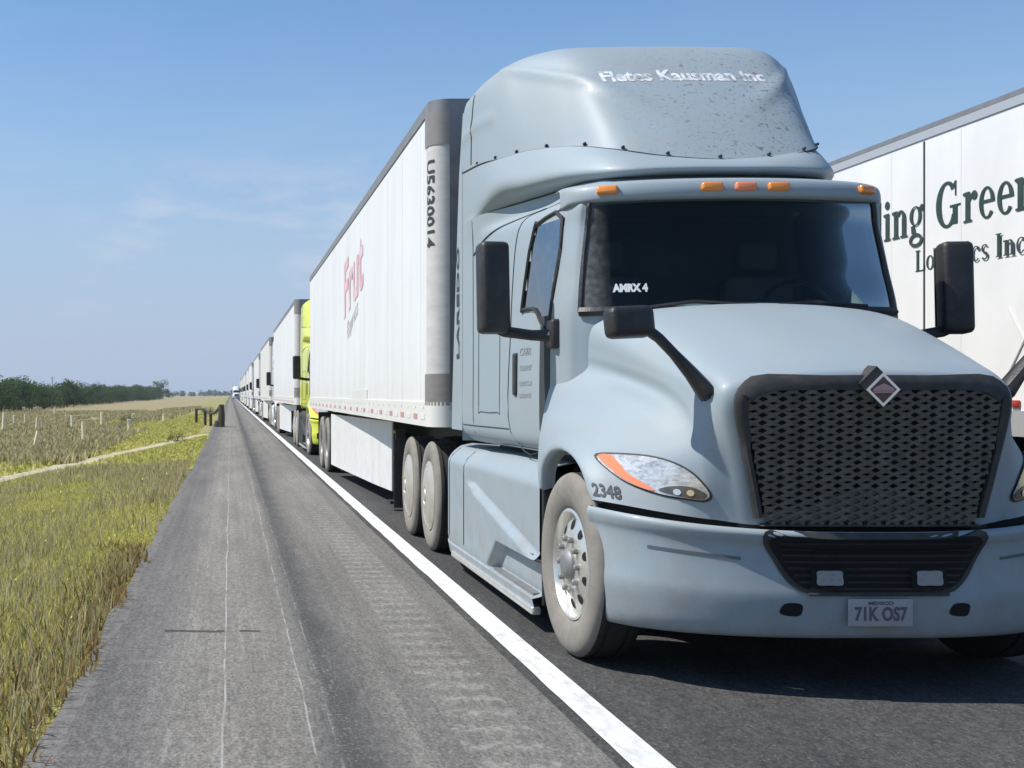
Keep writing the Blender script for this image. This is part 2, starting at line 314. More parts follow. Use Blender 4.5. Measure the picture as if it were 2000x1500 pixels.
# ------------------------------------------------------------------ ground, road
def gz(x):
    return float(np.interp(x, [-400, -60, -14, -9, -5, -2, -.7, 16, 20, 400], [-1.2, -.9, -.78, -.6, -.3, -.10, -.035, -.035, -.3, -.6]))
def ground_material(name, near, far, mix2):
    m = bpy.data.materials.new(name); m.use_nodes = True; t = m.node_tree; k = t.links.new; b = t.nodes['Principled BSDF']; b.inputs['Roughness'].default_value = .95; b.inputs['Specular IOR Level'].default_value = .15
    c = t.nodes.new('ShaderNodeTexCoord')
    n = t.nodes.new('ShaderNodeTexNoise'); n.inputs['Scale'].default_value = .12; n.inputs['Detail'].default_value = 9; n.inputs['Roughness'].default_value = .68; k(c.outputs['Object'], n.inputs['Vector'])
    r = t.nodes.new('ShaderNodeValToRGB'); e = r.color_ramp.elements
    e[0].position = .36; e[0].color = (*near, 1); e[1].position = .66; e[1].color = (*far, 1); el = e.new(.52); el.color = (*mix2, 1)
    k(n.outputs[0], r.inputs[0])
    sp_ = t.nodes.new('ShaderNodeSeparateXYZ'); k(c.outputs['Object'], sp_.inputs[0]); fx = t.nodes.new('ShaderNodeMapRange'); fx.inputs['From Min'].default_value = -4.2; fx.inputs['From Max'].default_value = -7.5; fx.inputs['To Max'].default_value = .8; k(sp_.outputs[0], fx.inputs[0])
    tan_ = t.nodes.new('ShaderNodeMix'); tan_.data_type = 'RGBA'; tan_.inputs['B'].default_value = (.37, .31, .19, 1); k(fx.outputs[0], tan_.inputs['Factor']); k(r.outputs[0], tan_.inputs['A'])      # dry pasture beyond the mown verge
    f = t.nodes.new('ShaderNodeTexNoise'); f.inputs['Scale'].default_value = 22; f.inputs['Detail'].default_value = 6; k(c.outputs['Object'], f.inputs['Vector'])
    x = t.nodes.new('ShaderNodeMix'); x.data_type = 'RGBA'; x.blend_type = 'MULTIPLY'; x.inputs['Factor'].default_value = .8
    r2 = t.nodes.new('ShaderNodeValToRGB'); r2.color_ramp.elements[0].position = .3; r2.color_ramp.elements[0].color = (.45, .45, .4, 1); r2.color_ramp.elements[1].position = .65; r2.color_ramp.elements[1].color = (1.15, 1.12, 1.05, 1)
    k(f.outputs[0], r2.inputs[0]); k(tan_.outputs['Result'], x.inputs['A']); k(r2.outputs[0], x.inputs['B']); k(x.outputs['Result'], b.inputs['Base Color'])
    bp = t.nodes.new('ShaderNodeBump'); bp.inputs['Strength'].default_value = .8; bp.inputs['Distance'].default_value = .08; k(f.outputs[0], bp.inputs['Height']); k(bp.outputs[0], b.inputs['Normal'])
    return m
M_GROUND = ground_material('dry_field', (.30, .30, .10), (.40, .35, .20), (.34, .32, .145))
xs = [-3000, -1200, -400, -150, -60, -30, -20, -14, -11, -9, -7, -5, -3.5, -2, -1.2, -.7, 16, 20, 60, 400, 3000]
ys = [-60, -10, 0, 10, 20, 40, 60, 100, 160, 260, 400, 700, 1200, 2500, 5000]
mesh('ground', [(x, y, gz(x)) for x in xs for y in ys], [f[::-1] for f in grid_faces(len(xs), len(ys))], M_GROUND)['kind'] = 'structure'

def asphalt(name, base, light, shoulder):
    m = bpy.data.materials.new(name); m.use_nodes = True; t = m.node_tree; k = t.links.new; b = t.nodes['Principled BSDF']; b.inputs['Roughness'].default_value = .88; b.inputs['Specular IOR Level'].default_value = .3
    def N(ty, **kw):
        n = t.nodes.new(ty)
        for a, v in kw.items(): setattr(n, a, v)
        return n
    def math_(op, a, v=None):
        n = N('ShaderNodeMath', operation=op)
        for i, q in enumerate((a, v)):
            if q is None: continue
            if isinstance(q, (int, float)): n.inputs[i].default_value = q
            else: k(q, n.inputs[i])
        return n.outputs[0]
    c = N('ShaderNodeTexCoord').outputs['Object']
    sp = N('ShaderNodeSeparateXYZ'); k(c, sp.inputs[0]); X, Y = sp.outputs[0], sp.outputs[1]
    def noise(scale, st=(1, 1, 1), det=5, ro=.6):
        mp_ = N('ShaderNodeMapping'); mp_.inputs['Scale'].default_value = st; k(c, mp_.inputs[0])
        n = N('ShaderNodeTexNoise'); n.inputs['Scale'].default_value = scale; n.inputs['Detail'].default_value = det; n.inputs['Roughness'].default_value = ro; k(mp_.outputs[0], n.inputs['Vector']); return n.outputs[0]
    def ramp(v, lo, hi, a=(0, 0, 0), b_=(1, 1, 1)):
        r = N('ShaderNodeValToRGB'); e = r.color_ramp.elements; e[0].position = lo; e[1].position = hi; e[0].color = (*a, 1); e[1].color = (*b_, 1); k(v, r.inputs[0]); return r.outputs[0]
    def mix(fac, a, bcol, blend='MIX'):
        x = N('ShaderNodeMix', data_type='RGBA', blend_type=blend)
        if isinstance(fac, (int, float)): x.inputs['Factor'].default_value = fac
        else: k(fac, x.inputs['Factor'])
        for nm, q in (('A', a), ('B', bcol)):
            if isinstance(q, tuple): x.inputs[nm].default_value = (*q, 1)
            else: k(q, x.inputs[nm])
        return x.outputs['Result']
    streak = noise(1.0, (3.0, .35, 1), 7, .62)
    col = mix(ramp(streak, .36, .68), base, light)
    blot = noise(.9, (1, .35, 1), 6); col = mix(math_('MULTIPLY', ramp(blot, .5, .72), .28), col, tuple(v * .72 for v in base))
    grain = noise(62, (1, .55, 1), 5, .8); col = mix(.9, col, ramp(grain, .36, .64, (.42, .42, .43), (1.55, 1.52, 1.46)), 'MULTIPLY')
    gr2 = noise(21, (1.2, .4, 1), 4, .7); col = mix(.6, col, ramp(gr2, .38, .62, (.66, .66, .67), (1.3, 1.28, 1.24)), 'MULTIPLY')
    peb = noise(75, (1, 1, 1), 2, .5); col = mix(math_('MULTIPLY', ramp(peb, .66, .74), .55), col, (.36, .35, .33))
    if shoulder:
        lane = N('ShaderNodeValToRGB'); cr = lane.color_ramp
        stops = [(0, (.62, .62, .66)), (.16, (.74, .74, .77)), (.26, (1.12, 1.11, 1.08)), (.45, (1.05, 1.04, 1.0)), (.52, (.86, .86, .86)), (.60, (.70, .70, .71)), (.70, (.90, .90, .89)), (1, (.84, .84, .84))]
        for i_, (p_, c_) in enumerate(stops):
            e_ = cr.elements[i_] if i_ < 2 else cr.elements.new(p_); e_.position = p_; e_.color = (*c_, 1)
        wv_ = math_('MULTIPLY', math_('SUBTRACT', noise(.5, (1, .3, 1), 5), .5), .35)
        mr_ = N('ShaderNodeMapRange'); mr_.inputs['From Min'].default_value = -.8; mr_.inputs['From Max'].default_value = 1.5; k(math_('ADD', X, wv_), mr_.inputs[0]); k(mr_.outputs[0], lane.inputs[0])
        col = mix(.9, col, lane.outputs[0], 'MULTIPLY')
        tyr = noise(1.0, (16, .10, 1), 5, .6); col = mix(.8, col, ramp(tyr, .38, .64, (.87, .87, .88), (1.08, 1.08, 1.06)), 'MULTIPLY')
        brk = noise(3.2, (2, .8, 1), 6)
        wob = math_('MULTIPLY', math_('SUBTRACT', noise(.35, (1, 1, 1), 4), .5), .07)
        def line(x0, wd, c0, amt, lo=.38, hi=.62):
            nonlocal col
            d = math_('ABSOLUTE', math_('SUBTRACT', math_('ADD', X, wob), x0))
            f = math_('MULTIPLY', math_('LESS_THAN', d, wd), math_('MULTIPLY', ramp(brk, lo, hi), amt)); col = mix(f, col, c0)
        PALE = (.36, .35, .33)
        line(-.03, .005, PALE, .9, .34, .56); line(.345, .0045, PALE, .8, .40, .62); line(.44, .005, PALE, .8, .42, .62)
        line(-.26, .008, PALE, .4, .5, .7); line(-.17, .02, PALE, .3, .5, .75)
        # a ragged seam of loose pale chippings and dark gaps beside the second pale line
        dsm = math_('SUBTRACT', 1.0, ramp(math_('ABSOLUTE', math_('SUBTRACT', math_('ADD', X, wob), .49)), .02, .13))
        chips = noise(48, (1, .6, 1), 4, .75)
        col = mix(math_('MULTIPLY', math_('MULTIPLY', dsm, ramp(chips, .56, .62)), .7), col, (.36, .34, .31)); col = mix(math_('MULTIPLY', math_('MULTIPLY', dsm, ramp(chips, .46, .40)), .75), col, (.04, .04, .04))
        # dark rubbed band between the pale seams and the rumble strip
        band = math_('MULTIPLY', math_('SUBTRACT', 1.0, ramp(math_('ABSOLUTE', math_('SUBTRACT', math_('ADD', X, math_('MULTIPLY', wob, 1.6)), .55)), .03, .16)), ramp(noise(2.2, (1.5, .5, 1), 6), .38, .66))
        col = mix(math_('MULTIPLY', band, .50), col, (.035, .035, .036))
        # milled rumble strip
        inb = math_('LESS_THAN', math_('ABSOLUTE', math_('SUBTRACT', X, 1.12)), .17)
        wv = math_('SINE', math_('MULTIPLY', math_('ADD', Y, math_('MULTIPLY', wob, .6)), 2 * math.pi / .27)); wv01 = math_('MULTIPLY', math_('ADD', wv, 1), .5)
        rum = math_('MULTIPLY', inb, wv01)
        col = mix(math_('MULTIPLY', math_('MULTIPLY', rum, ramp(noise(24, (1, .6, 1), 5, .75), .45, .60)), .75), col, (.31, .30, .265))
        # two short cross cracks
        cy = math_('ABSOLUTE', math_('ADD', math_('SUBTRACT', Y, 7.72), math_('MULTIPLY', math_('SUBTRACT', noise(4, (1, 1, 1), 3), .5), .12)))
        cxm = math_('LESS_THAN', math_('ABSOLUTE', math_('SUBTRACT', X, -.11)), .29)
        gapm = math_('GREATER_THAN', math_('ABSOLUTE', math_('SUBTRACT', X, .01)), .045)
        col = mix(math_('MULTIPLY', math_('MULTIPLY', math_('MULTIPLY', math_('LESS_THAN', cy, .035), cxm), gapm), .8), col, (.03, .03, .03))
        # gravelly, dusty outer edge
        ed = math_('MULTIPLY', math_('LESS_THAN', math_('ADD', X, math_('MULTIPLY', wob, 3.0)), -.69), ramp(noise(14, (1, 1, 1), 4), .4, .6)); col = mix(math_('MULTIPLY', ed, .45), col, (.26, .24, .21))
        h = math_('ADD', math_('MULTIPLY', grain, .5), math_('MULTIPLY', rum, -.8))
    else: h = grain
    k(col, b.inputs['Base Color'])
    bp = N('ShaderNodeBump'); bp.inputs['Strength'].default_value = .55; bp.inputs['Distance'].default_value = .006; k(h, bp.inputs['Height']); k(bp.outputs[0], b.inputs['Normal'])
    return m
M_SHOULDER = asphalt('worn_shoulder_asphalt', (.158, .152, .141), (.218, .209, .193), True)
M_LANE = asphalt('dark_lane_asphalt', (.052, .052, .053), (.078, .077, .075), False)
def strip(name, x0, x1, z, m, y0=-40, y1=3500, step=None, jag=0):
    yy = np.concatenate([np.arange(y0, 60, step or 20), np.geomspace(60, y1, 30)])
    xl = [x0 + (jag * (math.sin(y * 2.1) + math.sin(y * 5.7 + 1) + random.uniform(-1, 1)) if jag and y < 60 else 0) for y in yy]
    V = []; [V.extend([(a, y, z), (x1, y, z)]) for a, y in zip(xl, yy)]
    o = mesh(name, V, [(2 * i, 2 * i + 1, 2 * i + 3, 2 * i + 2) for i in range(len(yy) - 1)], m, smooth=None); o['kind'] = 'structure'; return o
strip('road_shoulder', -.78, 1.5, .0, M_SHOULDER, step=.25, jag=.010)
strip('road', 1.5, 14.5, -.004, M_LANE)
strip('edge_line', 1.555, 1.712, .006, M_LINE, step=.2, jag=.002)
# dirt track worn diagonally through the verge
pp = [(-12.5, -20), (-8.6, 2), (-6.3, 15), (-4.75, 24), (-3.3, 32), (-1.9, 40), (-.95, 46.5)]
ps = catmull(pp, 8); V = []
for i, (x, y) in enumerate(ps):
    wd = .46 + .08 * math.sin(i * 1.3) + random.uniform(-.04, .04)
    for q in (-1, 0, 1): V.append((x + q * wd, y - q * wd * .15, gz(x + q * wd) + .012 + (0.01 if q == 0 else 0)))
mesh('path', V, [(3 * i + a, 3 * i + a + 1, 3 * i + a + 4, 3 * i + a + 3) for i in range(len(ps) - 1) for a in (0, 1)], M_DIRT)['kind'] = 'structure'
PATHX = lambda y: np.interp(y, [p[1] for p in ps], [p[0] for p in ps])

# ------------------------------------------------------------------ the tractor (local frame: x across, y backwards from the front axle, z up)
def build_tractor(root):
    P = root
    def col_(Y0, *pts): return [(s, y - 7.0, z) for s, y, z in pts]
    HC = [
     col_(0, (0,7.50,1.985),(0,7.15,1.93),(0,6.8,1.845),(0,6.5,1.75),(0,6.27,1.66),(0,6.11,1.585),(0,6.035,1.51),(0,6.04,1.3),(0,6.06,1.05),(0,6.08,.81)),
     col_(0, (.40,7.53,1.975),(.38,7.17,1.92),(.36,6.82,1.835),(.345,6.52,1.74),(.335,6.29,1.65),(.33,6.12,1.575),(.33,6.045,1.50),(.31,6.05,1.3),(.29,6.07,1.05),(.27,6.09,.81)),
     col_(0, (.74,7.60,1.945),(.72,7.25,1.88),(.695,6.9,1.785),(.675,6.6,1.69),(.66,6.36,1.605),(.655,6.17,1.53),(.655,6.09,1.45),(.625,6.09,1.28),(.575,6.10,1.05),(.525,6.12,.81)),
     col_(0, (.93,7.69,1.90),(.89,7.35,1.80),(.84,7.0,1.70),(.79,6.68,1.605),(.755,6.42,1.53),(.735,6.25,1.455),(.725,6.17,1.365),(.70,6.14,1.22),(.66,6.14,1.03),(.62,6.15,.818)),
     col_(0, (.995,7.83,1.725),(.925,7.45,1.67),(.868,7.08,1.605),(.82,6.74,1.54),(.79,6.51,1.475),(.773,6.36,1.395),(.767,6.265,1.30),(.757,6.19,1.18),(.735,6.172,1.0),(.70,6.185,.828)),
     col_(0, (1.012,7.84,1.63),(.93,7.45,1.575),(.866,7.08,1.515),(.822,6.74,1.45),(.80,6.53,1.395),(.79,6.40,1.335),(.79,6.29,1.255),(.785,6.215,1.15),(.77,6.195,1.0),(.745,6.20,.832)),
     col_(0, (1.085,7.85,1.50),(1.045,7.5,1.475),(.995,7.12,1.455),(.948,6.85,1.415),(.918,6.68,1.365),(.895,6.52,1.295),(.88,6.4,1.215),(.87,6.31,1.12),(.86,6.27,.98),(.85,6.25,.845)),
     col_(0, (1.14,7.82,1.30),(1.125,7.55,1.345),(1.095,7.22,1.36),(1.065,6.97,1.335),(1.04,6.82,1.30),(1.015,6.67,1.235),(1.0,6.54,1.155),(.99,6.45,1.06),(.98,6.39,.96),(.97,6.35,.862)),
     col_(0, (1.185,7.75,1.10),(1.185,7.55,1.21),(1.175,7.27,1.25),(1.16,7.06,1.24),(1.15,6.92,1.205),(1.135,6.79,1.155),(1.12,6.68,1.085),(1.11,6.59,1.01),(1.10,6.53,.93),(1.09,6.49,.88)),
     col_(0, (1.20,7.66,.88),(1.21,7.56,1.02),(1.215,7.37,1.105),(1.215,7.17,1.135),(1.215,7.02,1.13),(1.21,6.89,1.105),(1.205,6.78,1.06),(1.20,6.70,1.0),(1.195,6.645,.935),(1.185,6.61,.89)),
     col_(0, (1.12,7.62,.88),(1.13,7.53,1.0),(1.135,7.36,1.08),(1.135,7.17,1.11),(1.135,7.02,1.105),(1.13,6.90,1.08),(1.125,6.80,1.04),(1.12,6.73,.985),(1.115,6.68,.925),(1.105,6.65,.86)),
    ]
    G = surf(mirror_cols(HC), 7, 7); nu, nv = G.shape[:2]; HV = G.reshape(-1, 3)
    HF = [f[::-1] for f in grid_faces(nu, nv)]
    hood = mesh('hood', HV, HF, M_PAINT, P, smooth=60)
    bvh = BVHTree.FromPolygons([tuple(v) for v in HV], HF)
    def front(s, z, off=0., bv=bvh):
        h = bv.ray_cast(Vector((s, -6, z)), Vector((0, 1, 0)))
        y = h[0].y if h[0] is not None else -.4
        n = h[1] if h[0] is not None else Vector((0, -1, 0))
        if n.y > 0: n = -n
        return Vector((s, y, z)) + n * off
    def patch(name, V2, F, m, par, off, bv=bvh, flip=False, smooth=40):
        V = [front(a, b, off, bv)[:] for a, b in V2]
        return mesh(name, V, [f[::-1] for f in F] if flip else F, m, par, smooth=smooth)
    # ---- wheel well: dark inner walls behind the arch
    for sg in (-1, 1):
        b = MB(); n = 14; V = []
        for q in range(n + 1):
            a = math.pi * (.10 + 1.02 * q / n); V += [(sg * 1.07, -math.cos(a) * .60 + .06, .5 + math.sin(a) * .60), (sg * .55, -math.cos(a) * .60 + .06, .5 + math.sin(a) * .60)]
        F = [(2 * q, 2 * q + 1, 2 * q + 3, 2 * q + 2) for q in range(n)]
        b.add(V, F); b.box((sg * .55 - .01, -.56, .25), (sg * .55 + .01, .68, 1.1)); b.build('wheel_well', M_VOID, P)
    # ---- bumper
    st = [(0, -.985), (.28, -.985), (.52, -.955), (.72, -.90), (.90, -.81), (1.04, -.69), (1.13, -.56), (1.18, -.43), (1.195, -.37)]
    prof = [(.765, .09), (.782, .03), (.785, .004), (.765, -.014), (.735, -.006), (.70, .012), (.62, .016), (.54, .008), (.47, 0), (.38, .010), (.315, .026), (.275, .06), (.262, .14)]
    BC = []
    for i, (s, d) in enumerate(st):
        a = st[max(i - 1, 0)]; c2 = st[min(i + 1, len(st) - 1)]; tx, ty = c2[0] - a[0], c2[1] - a[1]; l = math.hypot(tx, ty); nx, ny = (0, 1) if i == 0 else (-ty / l, tx / l)
        k = s / 1.195; rowp = []
        for z, o in prof:
            zz = z + .075 * k ** 2.5 * (z - .3) / .5; sh = max(0, .50 - zz) * .22 * k ** 3       # the corner leans back below
            rowp.append((s + nx * o * .6, d + ny * o + sh, zz))
        BC.append(rowp)
    # return into the wheel arch
    BC.append([(x - .09, y + .03, z) for x, y, z in BC[-1]])
    G2 = surf(mirror_cols(BC), 6, 4); BF = grid_faces(*G2.shape[:2])
    bvb = BVHTree.FromPolygons([tuple(v) for v in G2.reshape(-1, 3)], BF)
    bumper = mesh('bumper', G2.reshape(-1, 3), [f[::-1] for f in BF], M_PAINT, P, smooth=50)
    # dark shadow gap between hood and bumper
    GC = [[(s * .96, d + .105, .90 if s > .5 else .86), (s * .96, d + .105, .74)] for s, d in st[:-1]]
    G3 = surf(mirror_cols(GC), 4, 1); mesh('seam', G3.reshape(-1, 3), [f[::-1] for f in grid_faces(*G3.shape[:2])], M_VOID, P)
    for sg in (-1, 1):
        patch('tow_hole', *fan(rounded([(sg * .40 + a, .415 + b) for a, b in ((-.05, -.018), (-.03, .03), (.04, .03), (.05, .0), (.03, -.03))], 4), 2), M_VOID, bumper, .003, bvb)
        # pressed slots on the bumper ends
        for z0, a0, a1, hh, mm_ in ((.655, .62, 1.0, .009, M_SLOT),):
            V2 = []; 
            for i in range(13): x = a0 + (a1 - a0) * i / 12; V2 += [(sg * x, z0 - hh + .09 * (x - a0)), (sg * x, z0 + hh * .6 + .09 * (x - a0))]
            patch('bumper_slot', V2, [(2 * i, 2 * i + 2, 2 * i + 3, 2 * i + 1) for i in range(12)], mm_, bumper, .003, bvb)
    # ---- grille
    def trap(z): return float(np.interp(z, [.80, 1.33, 1.40, 1.44, 1.47, 1.495, 1.512], [.515, .628, .632, .628, .610, .580, .545]))
    grille = empty('grille', (0, 0, 0)); grille.parent = P
    zt = np.concatenate([np.linspace(.80, 1.40, 12), [1.435, 1.465, 1.49, 1.508]])
    outer = [(-trap(z) - .02, z) for z in zt] ; top = [(x, 1.517 + .006 * (1 - (x / .6) ** 2)) for x in np.linspace(-.50, .50, 9)]
    outl = outer + top + [(-a, b) for a, b in outer[::-1]]
    patch('grille_back', *fan(outl, 5), M_VOID, grille, .012)
    # frame ring, raised
    inn = []
    cx_, cz_ = 0, 1.13
    for a, b in outl:
        dx = -.05 if a > 0 else .05
        inn.append((a + dx * min(1, abs(a) / .3) * (1.0 if b > 1.2 else .72), max(.805, b - (.062 if b > 1.45 else 0))))
    VV = []; FF = []; n = len(outl)
    for (a, b), (c, d) in zip(outl, inn):
        m_ = ((a + c) / 2, (b + d) / 2)
        VV += [front(a, b, .006)[:], front(a * .995, b - .002, .034)[:], front(*m_, .046)[:], front(c, d, .038)[:], front(c, d, .014)[:]]
    for q in range(n - 1):
        for j in range(4): FF.append((q * 5 + j, q * 5 + j + 1, (q + 1) * 5 + j + 1, (q + 1) * 5 + j))
    mesh('grille_frame', VV, FF, M_GFRAME, grille, smooth=50)
    # lattice: two families of slanting bars that make flat diamonds, bowed like scales
    g = MB(); PX, PZ = .088, .0375; SL = PZ / PX
    def inside(x, z): return .812 < z < 1.478 and abs(x) < trap(z) - .022
    for fam in (-1, 1):
        for kk in range(-22, 60):
            run = []
            for i in range(-64, 65):
                x = i * PX / 8; z = .80 + kk * PZ + fam * SL * x
                if inside(x, z): run.append((x, z, i))
                else:
                    if len(run) > 2: yield_run(g, run, fam, front)
                    run = []
            if len(run) > 2: yield_run(g, run, fam, front)
    g.build('grille_mesh', M_GRILLE, grille, smooth=40)
    # crossbar under the grille
    VV = []
    for i in range(21):
        x = -.52 + 1.04 * i / 20; VV += [front(x, .822, .02)[:], front(x, .815, .048)[:], front(x, .795, .05)[:], front(x, .785, .02)[:]]
    mesh('grille_bar', VV, [(i * 4 + j, i * 4 + j + 1, i * 4 + j + 5, i * 4 + j + 4) for i in range(20) for j in range(3)], M_GRILLE, grille)
    # ---- lower grille in the bumper
    lo = rounded([(-.525, .783), (-.25, .781), (.25, .781), (.525, .783), (.475, .63), (.40, .53), (.30, .492), (0, .487), (-.30, .492), (-.40, .53), (-.47, .63)], 5)
    lg = patch('lower_grille', *fan(lo, 6), M_GFRAME, P, .006, bvb)
    li = [(a * .94, .615 + (b - .615) * .86) for a, b in lo]; patch('lower_grille_opening', *fan(li, 6), M_VOID, lg, .012, bvb)
    b = MB()
    for z in np.arange(.515, .765, .032):
        wx = float(np.interp(z, [.49, .53, .63, .765], [.27, .36, .43, .47]))
        xx = np.linspace(-wx, wx, 23)
        for i in range(22): b.add([front(xx[i], z - .005, .014, bvb)[:], front(xx[i + 1], z - .005, .014, bvb)[:], front(xx[i + 1], z + .007, .024, bvb)[:], front(xx[i], z + .007, .024, bvb)[:]], [(0, 1, 2, 3)])
    b.build('lower_grille_slats', M_GFRAME, lg)
    for sg in (-1, 1):
        V, F = fan(rounded([(sg * .235 + a, .572 + b_) for a, b_ in ((-.078, -.05), (-.082, 0), (-.076, .042), (0, .046), (.076, .042), (.082, 0), (.078, -.05), (0, -.054))], 6), 3); fl = patch('fog_light', V, F, M_VOID, lg, .03, bvb)
        V, F = fan(rounded([(sg * .235 + a, .572 + b_) for a, b_ in ((-.056, -.036), (-.059, 0), (-.054, .03), (0, .032), (.054, .03), (.059, 0), (.056, -.036), (0, -.038))], 6), 3); patch('lens', V, F, M_FOG, fl, .036, bvb)
    b = MB(); xx = np.linspace(-.33, .33, 15)
    b.tube([front(x, .492, .018, bvb)[:] for x in xx], .008, 6); b.build('lower_grille_trim', M_GFRAME, lg)
    # ---- plate
    pl = MB().box((-.1525, -1.018, .345), (.1525, -1.008, .475), bev=.004).build('license_plate', M_PLATE, P)
    V, F = text_mesh('71K OS7', .088, .003); x1 = max(v[0] for v in V)
    mesh('plate_number', [(a / x1 * .25 - .125, -1.0195, .375 + b_) for a, b_ in V], F, M_PLATEL, pl, smooth=None)
    V, F = text_mesh('MEXICO', .022, .001); x1 = max(v[0] for v in V)
    mesh('plate_heading', [(a / x1 * .12 - .06, -1.0195, .448 + b_) for a, b_ in V], F, M_PLATEL, pl, smooth=None)
    # ---- emblem: a diamond
    def diamond(r, y0, y1): return [(0, y0, -r), (r, y0, 0), (0, y0, r), (-r, y0, 0), (0, y1, -r * .94), (r * .94, y1, 0), (0, y1, r * .94), (-r * .94, y1, 0)]
    DF = [(4, 5, 6, 7), (0, 1, 5, 4), (1, 2, 6, 5), (2, 3, 7, 6), (3, 0, 4, 7)]
    em = empty('emblem', (0, -.985, 1.462)); em.parent = P
    back = mesh('emblem_base', [(x - .02, y, z + .028) for x, y, z in diamond(.088, .05, -.035)], DF, M_GFRAME, em, smooth=None)
    mesh('emblem_rim', diamond(.086, .0, -.055), DF, M_CHROME, em, smooth=None); mesh('emblem_field', diamond(.066, -.03, -.058), DF, M_MAROON, em, smooth=None)
    bd = MB(); bd.add([(-.054, -.0605, -.006), (.054, -.0605, -.006), (.042, -.0605, .010), (0, -.0605, .030), (-.042, -.0605, .010)], [(0, 1, 2, 3, 4)])
    bd.box((-.045, -.0625, -.016), (.045, -.0595, -.008)); bd.build('emblem_mark', M_EMRED, em, smooth=None)
    # ---- headlights
    HL = rounded([(1.135, 1.115), (1.02, 1.135), (.90, 1.12), (.80, 1.06), (.725, .955), (.745, .915), (.83, .92), (.94, .94), (1.06, 1.0)], 5)
    LN = [(.93 + (a - .93) * .945, 1.027 + (b_ - 1.027) * .90) for a, b_ in HL]
    TS = rounded([(1.118, 1.105), (1.07, 1.118), (1.05, 1.065), (1.005, 1.01), (.94, .962), (.975, .962), (1.055, 1.010)], 5)
    DK = rounded([(.925, .96), (.87, .985), (.80, .985), (.745, .955), (.755, .93), (.83, .932)], 5)
    for sg in (-1, 1):
        fl = sg < 0
        S = lambda Q: [(sg * a, b_) for a, b_ in Q]
        hl = patch('headlight', *fan(S(HL), 7), M_GFRAME, P, .004, flip=not fl)
        patch('lens', *fan(S(LN), 9), M_LENS, hl, .010, flip=not fl)
        patch('turn_signal', *fan(S(TS), 6), M_AMBERR, hl, .014, flip=not fl)
        patch('lamp_bezel', *fan(S(DK), 5), M_DARKL, hl, .014, flip=not fl)
        for (a, b_, r) in ((.855, .957, .015), (.805, .957, .015)):
            pts = [(sg * a + r * math.cos(t), b_ + r * math.sin(t)) for t in np.linspace(0, 2 * math.pi, 17)[:-1]]; patch('lamp', *fan(pts, 2), M_LAMP, hl, .018, flip=False)
    # ---- fleet number on the fender, near side
    V, F = text_mesh('2348', .088, .0025, 2); x1 = max(v[0] for v in V)
    patch('fleet_number', [(-1.178 + a / x1 * .112 , .915 + b_ - .012 * a / x1) for a, b_ in V], F, M_LETTER, P, .004)
    # ---- cab shell
    ZR = [2.79, 2.70, 2.62, 2.45, 2.2, 1.93, 1.6, 1.25, 1.13, 1.07]
    def cc(*sd): return [(s, d, z) for (s, d), z in zip(sd, ZR)]
    CC = [
     cc((0,.84),(0,.66),(0,.53),(0,.50),(0,.455),(0,.40),(0,.40),(0,.40),(0,.40),(0,.40)),
     cc((.36,.86),(.37,.68),(.38,.55),(.385,.52),(.39,.475),(.40,.42),(.40,.42),(.40,.42),(.40,.42),(.4,.42)),
     cc((.64,.95),(.67,.75),(.70,.61),(.715,.585),(.745,.545),(.775,.49),(.78,.49),(.78,.49),(.78,.49),(.78,.5)),
     cc((.72,1.05),(.80,.86),(.85,.68),(.87,.66),(.905,.625),(.935,.575),(.94,.575),(.94,.575),(.93,.58),(.9,.6)),
     cc((.78,1.18),(.83,1.03),(.915,.77),(.94,.755),(.975,.73),(1.01,.69),(1.01,.69),(1.01,.69),(1.0,.69),(.95,.7)),
     cc((.88,1.60),(.895,1.52),(1.0,1.30),(1.03,1.20),(1.045,1.15),(1.06,1.10),(1.07,1.1),(1.07,1.1),(1.055,1.1),(1.0,1.1)),
     cc((1.02,2.05),(1.025,2.03),(1.09,1.9),(1.105,1.85),(1.11,1.85),(1.115,1.85),(1.12,1.85),(1.12,1.85),(1.105,1.85),(1.05,1.85)),
     cc((1.19,2.6),(1.185,2.6),(1.185,2.6),(1.185,2.6),(1.185,2.6),(1.185,2.6),(1.185,2.6),(1.185,2.6),(1.165,2.6),(1.1,2.6)),
     cc(*[(1.2,3.2)] * 8, (1.18,3.2), (1.1,3.2)),
    ]
    def setx(G):      # the cab front sits a few centimetres to the near side of the hood's middle line
        t = np.clip((G[..., 1] - .9) / 1.6, 0, 1); G[..., 0] -= .045 * (1 - t * t * (3 - 2 * t)); return G
    NU, NVV = 8, 7
    G4 = setx(surf(mirror_cols(CC), NU, NVV)); nu, nv = G4.shape[:2]; CV = G4.reshape(-1, 3)
    WR0, WR1 = 2 * NVV, 5 * NVV; mid = (nu - 1) // 2; WC = 3 * NU
    SW = [(.865, 2.53), (1.25, 2.545), (1.30, 2.52), (1.46, 2.03), (1.43, 2.0), (1.16, 1.985), (1.0, 1.88), (.87, 1.875)]
    def inpoly(x, y, Q):
        r = False
        for i in range(len(Q)):
            (x0, y0), (x1_, y1_) = Q[i - 1], Q[i]
            if (y0 > y) != (y1_ > y) and x < (x1_ - x0) * (y - y0) / (y1_ - y0) + x0: r = not r
        return r
    def region(i, j):
        if mid - WC <= i < mid + WC and WR0 <= j < WR1: return 'w'
        c = G4[i:i + 2, j:j + 2].reshape(-1, 3).mean(0)
        if abs(c[0]) > .95 and inpoly(c[1], c[2], SW): return 'l' if c[0] < 0 else 'r'
        return 'c'
    REG = {(i, j): region(i, j) for i in range(nu - 1) for j in range(nv - 1)}
    allF = [f[::-1] for f in grid_faces(nu, nv)]; bvc = BVHTree.FromPolygons([tuple(v) for v in CV], allF)
